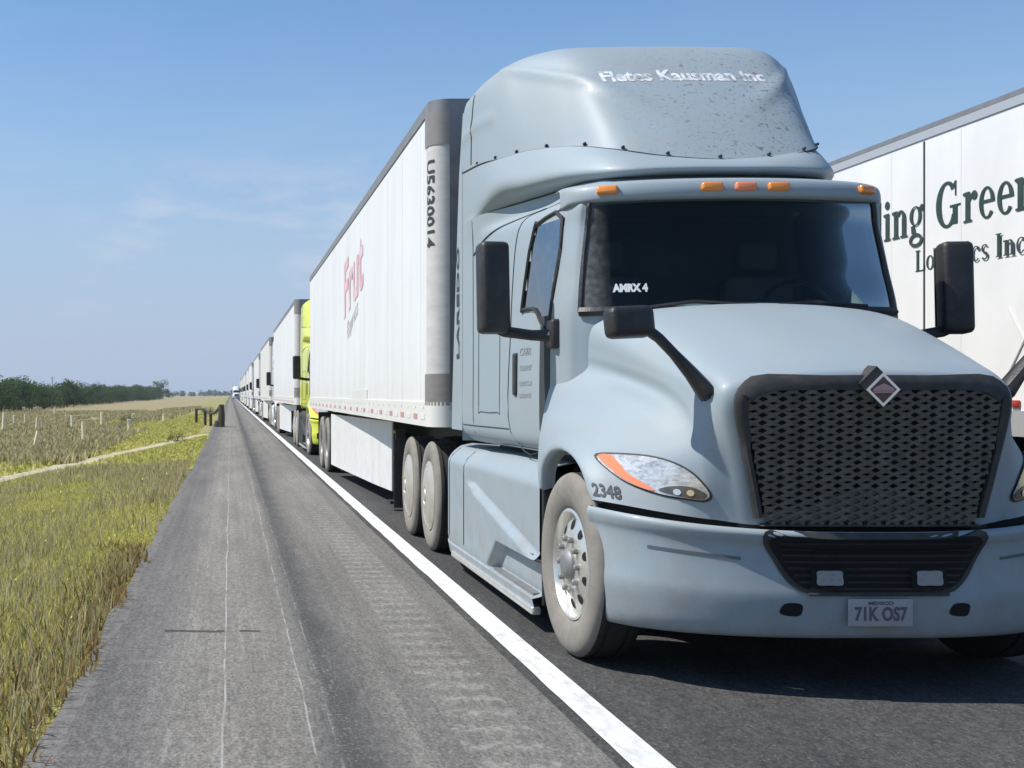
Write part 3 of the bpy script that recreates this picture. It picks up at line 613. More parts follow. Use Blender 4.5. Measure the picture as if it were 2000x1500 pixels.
    def sub(r): return [f[::-1] for f in grid_faces(nu, nv, lambda i, j: REG[i, j] == r)]
    def compact(F, V):
        ids = sorted({i for f in F for i in f}); m = {a: b_ for b_, a in enumerate(ids)}; return [V[i] for i in ids], [tuple(m[i] for i in f) for f in F]
    cab = mesh('cab', *compact(sub('c'), CV), M_PAINT, P, smooth=50)
    ctr = np.array([0, 1.4, 0]); IV = CV.copy(); IV[:, 0] *= .945; IV[:, 1] = np.where(IV[:, 1] < 1.6, IV[:, 1] + .05, IV[:, 1]); IV[:, 2] = np.minimum(IV[:, 2], 2.67)
    lining = [f for f in compact(sub('c'), IV)]
    mesh('cab_lining', lining[0], [f[::-1] for f in lining[1]], M_INT, cab, smooth=50)
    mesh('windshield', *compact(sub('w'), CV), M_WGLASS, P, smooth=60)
    b = MB()
    WGc = G4[mid - WC:mid + WC + 1, WR0:WR1 + 1]
    b.tube([p + np.array([0, -.004, 0]) for p in WGc[:, 0]], .018, 6); b.tube([p + np.array([0, -.004, 0]) for p in WGc[:, -1]], .03, 6); b.tube([p + np.array([0, -.004, 0]) for p in WGc[0]], .016, 6); b.tube([p + np.array([0, -.004, 0]) for p in WGc[-1]], .016, 6)
    b.build('windshield_seal', M_BLACK, P)
    for sx in (-.62, .05): MB().tube([front(sx, 1.945, .02, bvc)[:], front(sx + .25, 1.975, .03, bvc)[:], front(sx + .62, 1.955, .02, bvc)[:]], .012, 6).build('wiper', M_BLACK, P)
    for sg in (-1, 1): MB().box((sg * 1.03 - .02, .66, 1.66), (sg * 1.03 + .02, .73, 1.70), bev=.012).build('hood_latch', M_BLACK, hood)
    def side(sg, d, z, off=0.):
        h = bvc.ray_cast(Vector((sg * 4, d, z)), Vector((-sg, 0, 0))); x = h[0].x if h[0] is not None else sg * 1.1
        return Vector((x + sg * off, d, z))
    def spatch(name, sg, V2, F, m, par, off): return mesh(name, [side(sg, a, b_, off)[:] for a, b_ in V2], F if sg > 0 else [f[::-1] for f in F], m, par, smooth=45)
    for sg, r in ((-1, 'l'), (1, 'r')):
        wv_ = mesh('side_window', *compact(sub(r), CV), M_SGLASS, P, smooth=60)
        fr = rounded(SW, 3); b = MB(); b.tube([side(sg, a, z, .004)[:] for a, z in fr] + [side(sg, *fr[0], .004)[:]], .014, 6); b.build('window_seal', M_BLACK, wv_)
        # door: panel gap lines, handle
        dr = [(.80, 2.60), (1.30, 2.645), (1.62, 2.60), (1.72, 2.3), (1.76, 1.9), (1.76, 1.18), (1.0, 1.18)]
        dd = rounded(dr, 5)[:-5]; b = MB(); pts = [side(sg, a, z, .0015) for a, z in dd if a > .85]
        door = empty('door', (0, 0, 0)); door.parent = P
        b.tube([p[:] for p in pts], .004, 5); b.build('door_gap', M_GAP, door)
        hx = side(sg, 1.6, 1.58).x; MB().box((hx - .018, 1.56, 1.43), (hx + .018, 1.65, 1.72), bev=.015).build('door_handle', M_BLACK, door)
        # dark recess between the hood and the door
        V2 = []; 
        for i in range(9): z = 1.12 + (1.93 - 1.12) * i / 8; V2 += [(.86, z), (1.03, z)]
        spatch('hinge_recess', sg, V2, [(2 * i, 2 * i + 1, 2 * i + 3, 2 * i + 2) for i in range(8)], M_GAP, door, .004)
        # sleeper: panel gaps and luggage hatch
        b = MB(); b.tube([side(sg, 2.78, z, .001)[:] for z in np.linspace(1.14, 2.77, 16)], .004, 5)
        b.tube([side(sg, d, 1.20 , .001)[:] for d in np.linspace(1.8, 3.18, 16)], .004, 5)
        hb = rounded([(2.05, 1.36), (2.05, 1.98), (2.10, 2.03), (2.55, 2.03), (2.60, 1.98), (2.60, 1.36), (2.55, 1.31), (2.10, 1.31)], 2)
        b.tube([side(sg, a, z, .001)[:] for a, z in hb] + [side(sg, *hb[0], .001)[:]], .0035, 5)
        b.tube([side(sg, d, 2.66 - .02 * (d - 1.3) - max(0, d - 2.0) ** 2 * .22, .001)[:] for d in np.linspace(1.35, 2.75, 20)], .007, 5); b.build('sleeper_gaps', M_GAP, cab)
        # small lettering on the door
        for tx, sz, z, a0, ln in (('CARR', .07, 1.70, 1.5, .28), ('TRANSPORT', .045, 1.60, 1.5, .3), ('USDOT 2348', .04, 1.50, 1.5, .3), ('LAREDO TX', .04, 1.42, 1.5, .3)):
            V, F = text_mesh(tx, sz, .0015, 2); x1 = max(v[0] for v in V)
            spatch('door_lettering', sg, [((a0 - a / x1 * ln) if sg < 0 else (a0 - ln + a / x1 * ln), z + b_) for a, b_ in V], [f[::-1] for f in F] if sg < 0 else F, M_FADE, door, .004)
    # rear wall
    bk = MB(); bk.add([(-1.2, 3.2, 1.07), (1.2, 3.2, 1.07), (1.2, 3.2, 3.22), (1.12, 3.2, 3.8), (-1.12, 3.2, 3.8), (-1.2, 3.2, 3.22)], [(0, 1, 2, 3, 4, 5)]); bk.add([(-1.09, .8, 1.08), (1.09, .8, 1.08), (1.1, 3.19, 1.08), (-1.1, 3.19, 1.08)], [(0, 1, 2, 3)]); bk.build('cab_rear_wall', M_PAINT, cab, smooth=None)
    # interior
    dash = MB(); xs_ = np.linspace(-.88, .88, 9)
    dash.add([(x, y + .10 * (x / .9) ** 2, z) for x in xs_ for y, z in ((.50, 1.90), (.72, 1.95), (.86, 1.92), (.92, 1.80), (.92, 1.3))], [f[::-1] for f in grid_faces(9, 5)]); dash.build('dashboard', M_INT, cab)
    for sx in (-.52, .52):
        b = MB().box((sx - .25, 1.15, 1.45), (sx + .25, 1.65, 1.60), bev=.05).box((sx - .24, 1.58, 1.55), (sx + .24, 1.72, 2.25), bev=.06).box((sx - .13, 1.60, 2.28), (sx + .13, 1.70, 2.48), bev=.04); b.build('seat', M_SEAT, cab)
    b = MB(); ww = [Vector((.52 + .21 * math.cos(t), 1.0 + .10 * math.sin(t), 1.97 + .19 * math.sin(t))) for t in np.linspace(0, 2 * math.pi, 25)]; b.tube([p[:] for p in ww], .016, 6); b.tube([(.52, .9, 1.85), (.52, 1.0, 1.97)], .03, 6); b.tube([ww[0][:], (.52, 1.0, 1.97), ww[12][:]], .014, 6); b.build('steering_wheel', M_BLACK, cab)
    MB().add([(-1.06, 1.80, 1.1), (1.04, 1.80, 1.1), (.82, 1.80, 2.67), (-.86, 1.80, 2.67)], [(0, 1, 2, 3)]).add([(-1.0, .5, 1.2), (1.0, .5, 1.2), (1.0, 1.8, 1.2), (-1.0, 1.8, 1.2)], [(0, 1, 2, 3)]).add([(-.76, 1.02, 2.66), (.66, 1.02, 2.66), (.80, 1.8, 2.66), (-.84, 1.8, 2.66)], [(0, 1, 2, 3)]).build('sleeper_curtain', M_INT, cab, smooth=None)
    # papers behind the glass, and the sticker row at the lower corner
    MB().add([(.02, .60, 1.968), (.17, .66, 1.966), (.20, .75, 1.968), (.05, .70, 1.97)], [(0, 1, 2, 3)]).build('paper', M_BUGTXT, cab, smooth=None)
    V, F = text_mesh('AMRX 4', .062, .004, 2); x1 = max(v[0] for v in V)
    mesh('windshield_sticker', [front(-.80 + a / x1 * .19, 2.045 + b_, .006, bvc)[:] for a, b_ in V], F, M_BUGTXT, cab, smooth=None)
    # ---- band under the roof fairing, overhanging the day cab
    BCN = [
     [(0,.82,2.888),(0,.745,2.862),(0,.68,2.815),(0,.72,2.79),(0,.84,2.79)],
     [(.35,.87,2.918),(.36,.78,2.877),(.36,.71,2.817),(.36,.755,2.79),(.36,.86,2.79)],
     [(.62,1.02,2.988),(.64,.92,2.915),(.655,.84,2.825),(.65,.88,2.79),(.65,.95,2.79)],
     [(.80,1.36,3.072),(.835,1.27,2.98),(.87,1.19,2.865),(.84,1.22,2.815),(.75,1.20,2.795)],
     [(.98,1.78,3.125),(1.015,1.74,3.02),(1.04,1.68,2.905),(1.01,1.68,2.84),(.87,1.62,2.80)],
     [(1.10,2.12,3.138),(1.13,2.09,3.04),(1.15,2.06,2.935),(1.12,2.06,2.86),(1.01,2.06,2.80)],
     [(1.18,2.5,3.168),(1.195,2.5,3.05),(1.2,2.52,2.9),(1.195,2.55,2.83),(1.19,2.6,2.79)],
     [(1.2,3.2,3.218),(1.2,3.2,3.05),(1.2,3.2,2.9),(1.2,3.2,2.83),(1.2,3.2,2.79)]]
    G5 = setx(surf(mirror_cols(BCN), 8, 5)); mesh('fairing_band', G5.reshape(-1, 3), [f[::-1] for f in grid_faces(*G5.shape[:2])], M_PAINT, P, smooth=55)
    # ---- roof fairing
    RC = [
     [(0,.83,2.89),(0,1.10,3.19),(0,1.43,3.51),(0,1.78,3.80),(0,2.15,3.94),(0,2.7,3.965),(0,3.2,3.945)],
     [(.35,.88,2.92),(.37,1.14,3.21),(.39,1.46,3.52),(.4,1.80,3.80),(.4,2.16,3.94),(.4,2.7,3.96),(.4,3.2,3.94)],
     [(.62,1.03,2.99),(.63,1.26,3.25),(.64,1.55,3.55),(.65,1.89,3.82),(.65,2.20,3.94),(.65,2.7,3.955),(.65,3.2,3.93)],
     [(.80,1.37,3.075),(.80,1.54,3.30),(.80,1.78,3.59),(.80,2.05,3.84),(.79,2.29,3.935),(.79,2.7,3.945),(.79,3.2,3.92)],
     [(.98,1.79,3.13),(.975,1.91,3.35),(.965,2.10,3.64),(.95,2.27,3.85),(.915,2.42,3.92),(.91,2.75,3.93),(.91,3.2,3.90)],
     [(1.10,2.13,3.14),(1.095,2.21,3.4),(1.085,2.34,3.67),(1.06,2.45,3.83),(1.015,2.58,3.885),(1.005,2.85,3.895),(1.005,3.2,3.87)],
     [(1.18,2.5,3.17),(1.175,2.56,3.42),(1.165,2.65,3.67),(1.145,2.74,3.79),(1.10,2.84,3.84),(1.09,3.0,3.85),(1.09,3.2,3.835)],
     [(1.2,3.2,3.22),(1.2,3.2,3.45),(1.19,3.2,3.68),(1.17,3.2,3.77),(1.145,3.2,3.80),(1.13,3.2,3.80),(1.12,3.2,3.80)]]
    G6 = surf(mirror_cols(RC), 8, 7)
    # sculpted ridges sweeping from the upper corners down towards the middle of the nose
    for i in range(G6.shape[0]):
        for j in range(G6.shape[1]):
            x, y, z = G6[i, j]; a = abs(x)
            if y < 2.5:
                zr = 3.30 + .75 * max(0, a - .30) ** 1.1
                dz = z - zr; ridge = math.exp(-(dz / .045) ** 2) * min(1, max(0, (a - .28) / .25)) * max(0, 1 - max(0, a - .9) / .3)
                G6[i, j, 1] -= .015 * ridge; G6[i, j, 2] += .015 * ridge
                if dz < 0: G6[i, j, 1] += .012 * min(1, -dz / .06) * min(1, max(0, (a - .2) / .3)) * min(1, max(0, (z - 3.0) / .12)) * max(0, 1 - max(0, a - .9) / .25)
            if a > 1.12:      # shallow shelf line along the flank
                zr = 3.50 - .05 * abs(y - 2.8); G6[i, j, 0] += math.copysign(.012 * math.exp(-((z - zr) / .04) ** 2), x)
    fair = mesh('roof_fairing', G6.reshape(-1, 3), [f[::-1] for f in grid_faces(*G6.shape[:2])], M_FAIR, P, smooth=60)
    bvf = BVHTree.FromPolygons([tuple(v) for v in G6.reshape(-1, 3)], grid_faces(*G6.shape[:2]))
    sm = catmull([c[0] for c in mirror_cols(RC)], 8); b = MB(); b.tube([(p[0] * 1.001, p[1] - .001, p[2] - .004) for p in sm], .006, 6)
    b.build('fairing_seam', M_GAP, fair)
    for i in range(6, len(sm) - 6, 7):
        p = sm[i]; MB().box((p[0] - .008, p[1] - .016, p[2] + .010), (p[0] + .008, p[1] + .02, p[2] + .026), bev=.004).build('fairing_clip', M_GAP, fair)
    V, F = text_mesh('Fletes Kausman Inc', .155, .006, 2, 3); x1 = max(v[0] for v in V)
    tV = []
    for a, b_ in V:
        s = -.58 + a / x1 * 1.10; h = bvf.ray_cast(Vector((s, -3, 3.53 + b_ * .85)), Vector((0, 1, 0))); n_ = h[1] if h[1].y < 0 else -h[1]; tV.append((h[0] + n_ * .0025)[:])
    mesh('fairing_lettering', tV, F, M_WORN, fair, smooth=None)
    for sg in (-1, 1):      # vertical panel joint near the back of the flank
        b = MB(); pts = [side_f(bvf, sg, 2.86, z) for z in np.linspace(3.22, 3.76, 12)]; b.tube([p[:] for p in pts if p], .006, 5); b.build('fairing_joint', M_GAP, fair)
    # ---- visor with marker lights
    vo = [(0, .455), (.36, .475), (.68, .545), (.85, .64), (.95, .76), (.97, .90)]
    VC = []
    for s, d in vo:
        k = (s / 1.0) ** 2; zc = 2.662 - .012 * k
        VC.append([(s, d + .14, zc - .065), (s, d + .01, zc - .058), (s, d - .012, zc - .03), (s, d, zc + .02), (s * .995, d + .035, zc + .052), (s * .985, d + .14, zc + .07), (s * .96, d + .3, zc + .078)])
    G7 = setx(surf(mirror_cols(VC), 6, 3)); visor = mesh('visor', G7.reshape(-1, 3), grid_faces(*G7.shape[:2]), M_PAINT, P, smooth=60)
    bvv = BVHTree.FromPolygons([tuple(v) for v in G7.reshape(-1, 3)], grid_faces(*G7.shape[:2]))
    for sx in (-.815, -.24, -.045, .15, .725):
        p = front(sx, 2.655, 0, bvv); b = MB(); b.box((-.062, -.028, -.024), (.062, .03, .026), bev=.014); o = b.build('marker_light', M_AMBERR if sx == -.045 else M_AMBER, visor, p[:])
        o.rotation_euler = (R(-14), 0, math.copysign(R(26), sx) if abs(sx) > .5 else 0)
    # ---- mirrors
    for sg in (-1, 1):
        m_ = empty('side_mirror', (0, 0, 0)); m_.parent = P
        b = MB().box((-.092, -.075, -.285), (.092, .075, .285), bev=.035); o = b.build('mirror_housing', M_BLACK, m_, (sg * 1.435, .885, 2.10)); o.rotation_euler = (R(-3), 0, sg * R(-8))
        b = MB(); b.tube([(sg * 1.43, .90, 1.855), (sg * 1.36, .90, 1.83), (sg * 1.2, .86, 1.805), (side(sg, .8, 1.8).x, .80, 1.80), (side(sg, .8, 1.8).x - sg * .05, .77, 1.82)], [.03, .036, .034, .040, .05], 10); ax = side(sg, .8, 1.82).x; b.box((ax - .035, .72, 1.72), (ax + .035, .86, 1.90), bev=.02); b.build('mirror_arm', M_BLACK, m_)
        MB().box((-.08, .0, -.26), (.08, .004, .26)).build('mirror_glass', M_CHROME, m_, (sg * 1.435, .962, 2.10)).rotation_euler = (R(-3), 0, sg * R(-8))
        m_ = empty('hood_mirror', (0, 0, 0)); m_.parent = P
        b = MB().box((-.118, -.06, -.078), (.118, .06, .078), bev=.035); o = b.build('mirror_housing', M_BLACK, m_, (sg * 1.10, -.74, 1.795)); o.rotation_euler = (R(-6), R(3 * sg), sg * R(-12))
        p = [(sg * 1.02, -.745, 1.765), (sg * .955, -.75, 1.715), (sg * .885, -.755, 1.64), (sg * .80, -.765, 1.54), (sg * .735, -.772, 1.455), (sg * .705, -.755, 1.405)]
        b = MB(); b.tube(p, [.040, .036, .036, .050, .064, .045], 10, sq=.7); b.build('mirror_arm', M_BLACK, m_)
    # ---- side extenders
    for sg in (-1, 1):
        b = MB(); V = []
        for z, d in ((1.15, 3.68), (1.4, 3.66), (2.0, 3.56), (2.8, 3.42), (3.22, 3.34), (3.7, 3.24)):
            for (x, y) in ((1.202, 3.2), (1.206, d - .02), (1.19, d), (1.17, d - .02), (1.17, 3.2)): V.append((sg * (x - (.012 if z > 3.5 else 0)), y, z))
        F = grid_faces(6, 5); b.add(V, F if sg < 0 else [f[::-1] for f in F]); ex = b.build('side_extender', M_PAINT, P)
        V, F = text_mesh('LAREDO', .15, .004, 2); x1 = max(v[0] for v in V)
        VV = [(sg * 1.2085, 3.30 + (b_ if sg < 0 else -b_ + .1) * 1.0 + .02, 1.72 + a / x1 * .92) for a, b_ in V]
        mesh('extender_lettering', VV, F, M_LETTER, ex, smooth=None)
    # ---- side fairing / steps
    for sg in (-1, 1):
        dn, zn = 110, 64; V = []
        for i in range(dn + 1):
            d = .70 + (3.95 - .70) * i / dn
            for j in range(zn + 1):
                t = j / zn; z = .115 + (1.0 - .115) * t
                x = 1.235 - .11 * max(0, (z - .86) / .14) ** 2 - .03 * max(0, (.25 - z) / .14)
                z2 = z
                # diagonal groove and set-back upper front panel (steps)
                zl = .50 + (d - 1.05) * (.72 - .50) / (2.6 - 1.05)
                if d < 3.0:
                    e = min(1, max(0, (z - zl) / .022)) * min(1, max(0, (2.85 - d) / .16)); x -= .045 * e
                    x -= .03 * math.exp(-((z - zl) / .016) ** 2) * min(1, max(0, (2.7 - d) / .2))
                if d < 2.3:
                    q = min(1, max(0, (.43 - z) / .02)) * min(1, max(0, (z - .20) / .02)) * min(1, max(0, (2.1 - d - (z - .2) * 1.5) / .08)); x -= .075 * q
                if z < .2: x += .012
                if d > 3.5: x -= .05 * ((d - 3.5) / .45) ** 2
                V.append((sg * x, d, z2))
            # top ledge
            V.append((sg * .98, d, 1.02)); V.append((sg * .70, d, 1.0))
        F = grid_faces(dn + 1, zn + 3); sf = mesh('side_fairing', V, [f[::-1] for f in F] if sg > 0 else F, M_PAINT, P, smooth=40)
        MB().box((sg * 1.21 - .03, .70, .10), (sg * 1.21 + .03, 3.5, .15), bev=.012).build('running_board', M_ALU, sf)
        b = MB(); b.box((sg * 1.165 - .05, .78, .445), (sg * 1.165 + .05, 1.75, .462)); b.box((sg * 1.16 - .05, .78, .205), (sg * 1.16 + .05, 1.95, .222))
        b.build('step', M_STEEL, sf)
        for dd_ in (2.95, 3.62): b = MB(); b.tube([(sg * (1.2368 - .11 * max(0, (z - .86) / .14) ** 2 - (.05 * ((dd_ - 3.5) / .45) ** 2 if dd_ > 3.5 else 0)), dd_, z) for z in np.linspace(.26, .99, 14)], .0045, 5); b.build('skirt_joint', M_GAP, sf)
        MB().box((sg * 1.0 - .18, .66, .16), (sg * 1.0 + .18, .70, .96), bev=.012).build('splash_guard', M_BLACK, sf)
    # cab underside shadow mass and chassis
    b = MB()
    for sg in (-1, 1): b.box((sg * .43 - .05, -.8, .62), (sg * .43 + .05, 6.9, .88))
    b.box((-.95, .72, .35), (.95, 3.9, .95)); b.box((-.9, 1.0, .9), (.9, 3.2, 1.08)); b.box((-.6, -.85, .45), (.6, .6, .85))
    for d in (0, 4.73, 6.05): b.tube([(-1.0, d, .5), (1.0, d, .5)], .075, 10)
    for d in (4.73, 6.05): b.box((-.2, d - .22, .32), (.2, d + .22, .72), bev=.06)
    b.build('chassis', M_CHASSIS, P)
    MB().box((-.48, 4.9, 1.02), (.48, 5.8, 1.10), bev=.03).box((-.4, 5.1, .88), (.4, 5.6, 1.02)).build('fifth_wheel', M_CHASSIS, P)
    # ---- wheels
    tyre = [(-.10, .30), (-.128, .325), (-.142, .38), (-.146, .43), (-.138, .468), (-.122, .492), (-.10, .503), (-.07, .505), (-.068, .495), (-.045, .495), (-.043, .506), (0, .507), (.043, .506), (.045, .495), (.068, .495), (.07, .505), (.10, .503), (.122, .492), (.138, .468), (.146, .43), (.142, .38), (.128, .325), (.10, .30)]
    tix = [0 if (j < 6 or j > 15) else 1 for j in range(len(tyre) - 1)]
    OUT = lambda sg, n=len(tyre) - 1: [0 if ((j > n - 7) if sg > 0 else (j < 6)) else 1 for j in range(n)]
    def front_wheel(sg):
        wl = empty('front_wheel', (sg * 1.075, 0, .505)); wl.parent = P; wl.rotation_euler = (0, 0, R(3))
        MB().lathe(tyre, 56, idx=OUT(sg)).build('tyre', [M_SIDEW, M_RUBBER], wl)
        b = MB(); b.lathe([(sg * .07, .30), (sg * .118, .306), (sg * .124, .292), (sg * .108, .281), (sg * .080, .272), (sg * .082, .258), (sg * .096, .235), (sg * .110, .19), (sg * .118, .165), (sg * .12, .10), (sg * .12, 0.001)], 56)
        h = b
        for k in range(10):
            t = 2 * math.pi * (k + .5) / 10; cy, cz = .218 * math.cos(t), .218 * math.sin(t); V = [(sg * .104, cy, cz)]
            n_ = 14
            for q in range(n_):
                u = 2 * math.pi * q / n_; rr, tt = .030 * math.cos(u), .025 * math.sin(u); r2 = .218 + rr; V.append((sg * (float(np.interp(r2, [.19, .235, .258], [.110, .096, .082])) + .003), r2 * math.cos(t) - tt * math.sin(t), r2 * math.sin(t) + tt * math.cos(t)))
            h.add(V, [(0, 1 + q, 1 + (q + 1) % n_) for q in range(n_)], 1)
        b.build('rim', [M_ALU, M_VOID], wl)
        for k in range(10):
            t = 2 * math.pi * k / 10; MB().lathe([(sg * .10, .017), (sg * .142, .017), (sg * .147, .011), (sg * .147, .0005)], 8, (0, .143 * math.cos(t), .143 * math.sin(t))).build('lug_nut', M_STEEL, wl)
        MB().lathe([(sg * .09, .09), (sg * .135, .085), (sg * .155, .065), (sg * .16, .045), (sg * .16, .001)], 24).build('hub', M_STEEL, wl)
    front_wheel(-1); front_wheel(1)
    for d in (4.73, 6.05):
        for sg in (-1, 1): drive_wheel(P, sg, 1.095, d, tyre, tix, aero=True)
    for sg in (-1, 1): MB().box((sg * .98 - .3, 6.85, .2), (sg * .98 + .3, 6.87, .95)).build('mud_flap', M_BLACK, P)

def yield_run(g, run, fam, front):
    V = []; n = len(run)
    for x, z, i in run:
        ph = .5 + .5 * math.cos(2 * math.pi * i / 8)                    # thicker and prouder between the crossings
        hw = .0062 + .0050 * (1 - ph); off = .022 + .010 * (1 - ph) + (.003 if fam > 0 else 0)
        a = front(x, z + hw * .9, off - .016); b = front(x, z + hw, off); c = front(x, z - hw, off + .002); d = front(x, z - hw * 1.1, off - .016)
        V += [a[:], b[:], c[:], d[:]]
    g.add(V, [(q * 4 + j, q * 4 + j + 1, q * 4 + j + 5, q * 4 + j + 4) for q in range(n - 1) for j in range(3)])
def side_f(bv, sg, d, z):
    h = bv.ray_cast(Vector((sg * 4, d, z)), Vector((-sg, 0, 0))); return None if h[0] is None else h[0] + Vector((sg * .0015, 0, 0))
_wheel_cache = {}
def drive_wheel(par, sg, s, d, tyre, tix, aero):
    key = (sg, aero)
    wl = empty('rear_wheel', (sg * s, d, .505)); wl.parent = par
    if key in _wheel_cache:
        for o in _wheel_cache[key]:
            c = o.copy(); COL.objects.link(c); c.parent = wl
        return wl
    nn = len(tyre) - 1; oi = [0 if ((j > nn - 7) if sg > 0 else (j < 6)) else 1 for j in range(nn)]; b = MB(); b.lathe(tyre, 48, idx=oi); b.lathe(tyre, 48, (-sg * .34, 0, 0), idx=[1] * nn); t_ = b.build('tyre', [M_SIDEW, M_RUBBER], wl)
    if aero: r_ = MB().lathe([(sg * .10, .318), (sg * .137, .316), (sg * .150, .29), (sg * .154, .272), (sg * .150, .268), (sg * .154, .262), (sg * .166, .2), (sg * .176, .11), (sg * .178, .085), (sg * .168, .08), (sg * .168, .07), (sg * .184, .055), (sg * .184, .001)], 48).build('wheel_cover', M_DISC, wl)
    else: r_ = MB().lathe([(sg * .07, .30), (sg * .12, .306), (sg * .12, .29), (sg * .05, .26), (sg * -.02, .22), (sg * -.03, .15), (sg * .03, .13), (sg * .10, .10), (sg * .11, .001)], 40).build('rim', M_STEEL, wl)
    _wheel_cache[key] = [t_, r_]
    return wl

CX = 3.065
tractor = empty('tractor_unit', (CX, 7.0, 0))
tag(tractor, 'pale blue sleeper tractor with dark grille, number 2348 and open road before it', 'truck', 'tractor units in the queue')
build_tractor(tractor)

# ------------------------------------------------------------------ the trailer (local frame: front wall at y=0, x across)
TL = 17.0
def build_trailer(root, letters=True):
    P = root; hw, z0, z1 = 1.30, 1.18, 4.03; rc = .16
    # plan outline with round front corners
    out_ = [(hw, TL), (hw, rc)] + [(hw - rc + rc * math.cos(t), rc - rc * math.sin(t)) for t in np.linspace(0, math.pi / 2, 8)[1:]]
    out_ = out_ + [(-a, b_) for a, b_ in out_[::-1]]
    V = []; F = []
    zs = [z0, z0 + .10, z0 + .20, z1 - .16, z1 - .02]
    for z in zs: V += [(x, y, z) for x, y in out_]
    n = len(out_)
    for j in range(len(zs) - 1):
        for q in range(n - 1): F.append((j * n + q, j * n + q + 1, (j + 1) * n + q + 1, (j + 1) * n + q))
    F.append(tuple(range(n))); F.append(tuple(len(V) - n + q for q in range(n - 1, -1, -1)))
    F.append((0, len(V) - n, len(V) - 1, n - 1))
    b = MB(); b.add(V, F)                                   # shallow battens over the panel joints, part of the skin
    for sg in (-1, 1):
        for y in np.arange(.62, TL - .2, 1.24): b.box((sg * hw - .0015, y, z0 + .21), (sg * hw + .0015, y + .045, z1 - .16))
    V, F = b.V, b.F
    body = mesh('trailer_body', V, F, M_TWHITE, P, smooth=30)
    # vertical panel seams, both flanks
    # rails follow the outline
    def rail(name, za, zb, o, m, i0=0):
        V = []; 
        for x, y in out_:
            l = math.hypot(abs(x) - (hw - rc), min(0, y - rc)) ; nx, ny = (math.copysign(1, x), 0) if y >= rc else ((x - math.copysign(hw - rc, x)) / rc if abs(x) > hw - rc else 0, (y - rc) / rc if abs(x) > hw - rc else -1)
            V += [(x + nx * o, y + ny * o, za), (x + nx * o, y + ny * o, zb), (x - nx * .03, y - ny * .03, zb)]
        return mesh(name, V, [(q * 3 + j, q * 3 + j + 1, q * 3 + j + 4, q * 3 + j + 3) for q in range(n - 1) for j in (0, 1)], m, body, smooth=30)
    rail('top_rail', z1 - .10, z1 + .004, .010, M_STEEL); br = rail('bottom_rail', z0 - .03, z0 + .19, .012, M_TCREAM)
    b = MB(); b.add([v.co[:] for v in br.data.vertices], [tuple(p.vertices) for p in br.data.polygons]); bpy.data.objects.remove(br)
    for sg in (-1, 1):
        for i, y in enumerate(np.arange(.3, TL - .4, .46)): b.box((sg * (hw + .013) - .003, y, z0 + .03), (sg * (hw + .013) + .003, y + .23, z0 + .08), 2 if i % 2 else 1)
        for y in np.arange(.35, TL, .5): b.box((sg * (hw + .014) - .004, y, z0 + .13), (sg * (hw + .014) + .004, y + .02, z0 + .15), 1)
    b.build('bottom_rail', [M_TCREAM, M_TAPE, M_TAPER], body, smooth=30)
    # corner posts: dark metal plates at top and bottom, pale post with lettering between
    for sg in (-1, 1):
        for za, zb in ((3.64, 3.94), (1.34, 1.62)):
            V = []
            for t in np.linspace(-.6, 1, 14):
                y = rc + .16 if t < -.5 else None
                if t < 0: x, yy, nx, ny = hw, rc - t * .22, 1, 0
                else: a = t * math.pi / 2; x, yy, nx, ny = hw - rc + rc * math.cos(a), rc - rc * math.sin(a), math.cos(a), -math.sin(a)
                V += [(sg * (x + nx * .012), yy + ny * .012, za), (sg * (x + nx * .012), yy + ny * .012, zb)]
            F = [(2 * q, 2 * q + 1, 2 * q + 3, 2 * q + 2) for q in range(13)]; mesh('corner_plate', V, F if sg < 0 else [f[::-1] for f in F], M_CORNER, body, smooth=30)
    def arc(l, off):      # point of the plan outline l metres forward of y = .30 on the near flank, round the corner
        if l < .30 - rc: return (-(hw + off), .30 - l)
        a = (l - (.30 - rc)) / rc; return (-(hw - rc + (rc + off) * math.cos(a)), rc - (rc + off) * math.sin(a))
    V = []
    for q in range(15):
        for sg in (-1,): x, y = arc(.06 + .33 * q / 14, .006); V += [(x, y, 1.36), (x, y, 3.94)]
    mesh('corner_post', V, [(2 * q, 2 * q + 1, 2 * q + 3, 2 * q + 2) for q in range(14)], M_POSTG, body, smooth=30)
    # front wall: panel between the corners, its shade put into the grey
    MB().box((-hw + rc, -.012, 1.3), (hw - rc, -.004, 3.96)).build('front_wall', M_STEEL, body)
    MB().box((-.9, -.35, 3.2), (.9, -.015, 3.75), bev=.05).build('front_fairing', M_CORNER, body)
    # rear doors
    MB().box((-hw + .05, TL - .002, z0), (-.01, TL + .03, z1 - .15)).box((.01, TL - .002, z0), (hw - .05, TL + .03, z1 - .15)).build('rear_doors', M_TWHITE, body)
    # side skirts angled inwards at the front
    for sg in (-1, 1):
        pts = [(hw - .30, 5.1), (hw - .22, 6.4), (hw - .06, 10.2), (hw - .02, 11.35)]; V = []
        for x, y in pts: V += [(sg * x, y, 1.09), (sg * x, y, .20), (sg * (x - .02), y, .20), (sg * (x - .02), y, 1.09)]
        F = [(q * 4 + j, q * 4 + (j + 1) % 4, (q + 1) * 4 + (j + 1) % 4, (q + 1) * 4 + j) for q in range(3) for j in range(4)] + [(0, 1, 2, 3), (12, 15, 14, 13)]
        mesh('side_skirt', V, F, M_TWHITE, P, smooth=None)
    b = MB()
    for sg in (-1, 1): b.box((sg * .5 - .05, .4, .88), (sg * .5 + .05, TL - .2, 1.10)); b.box((sg * .95 - .06, 4.6, .12), (sg * .95 + .06, 4.72, 1.0)); b.box((sg * .95 - .14, 4.55, .08), (sg * .95 + .14, 4.77, .12))
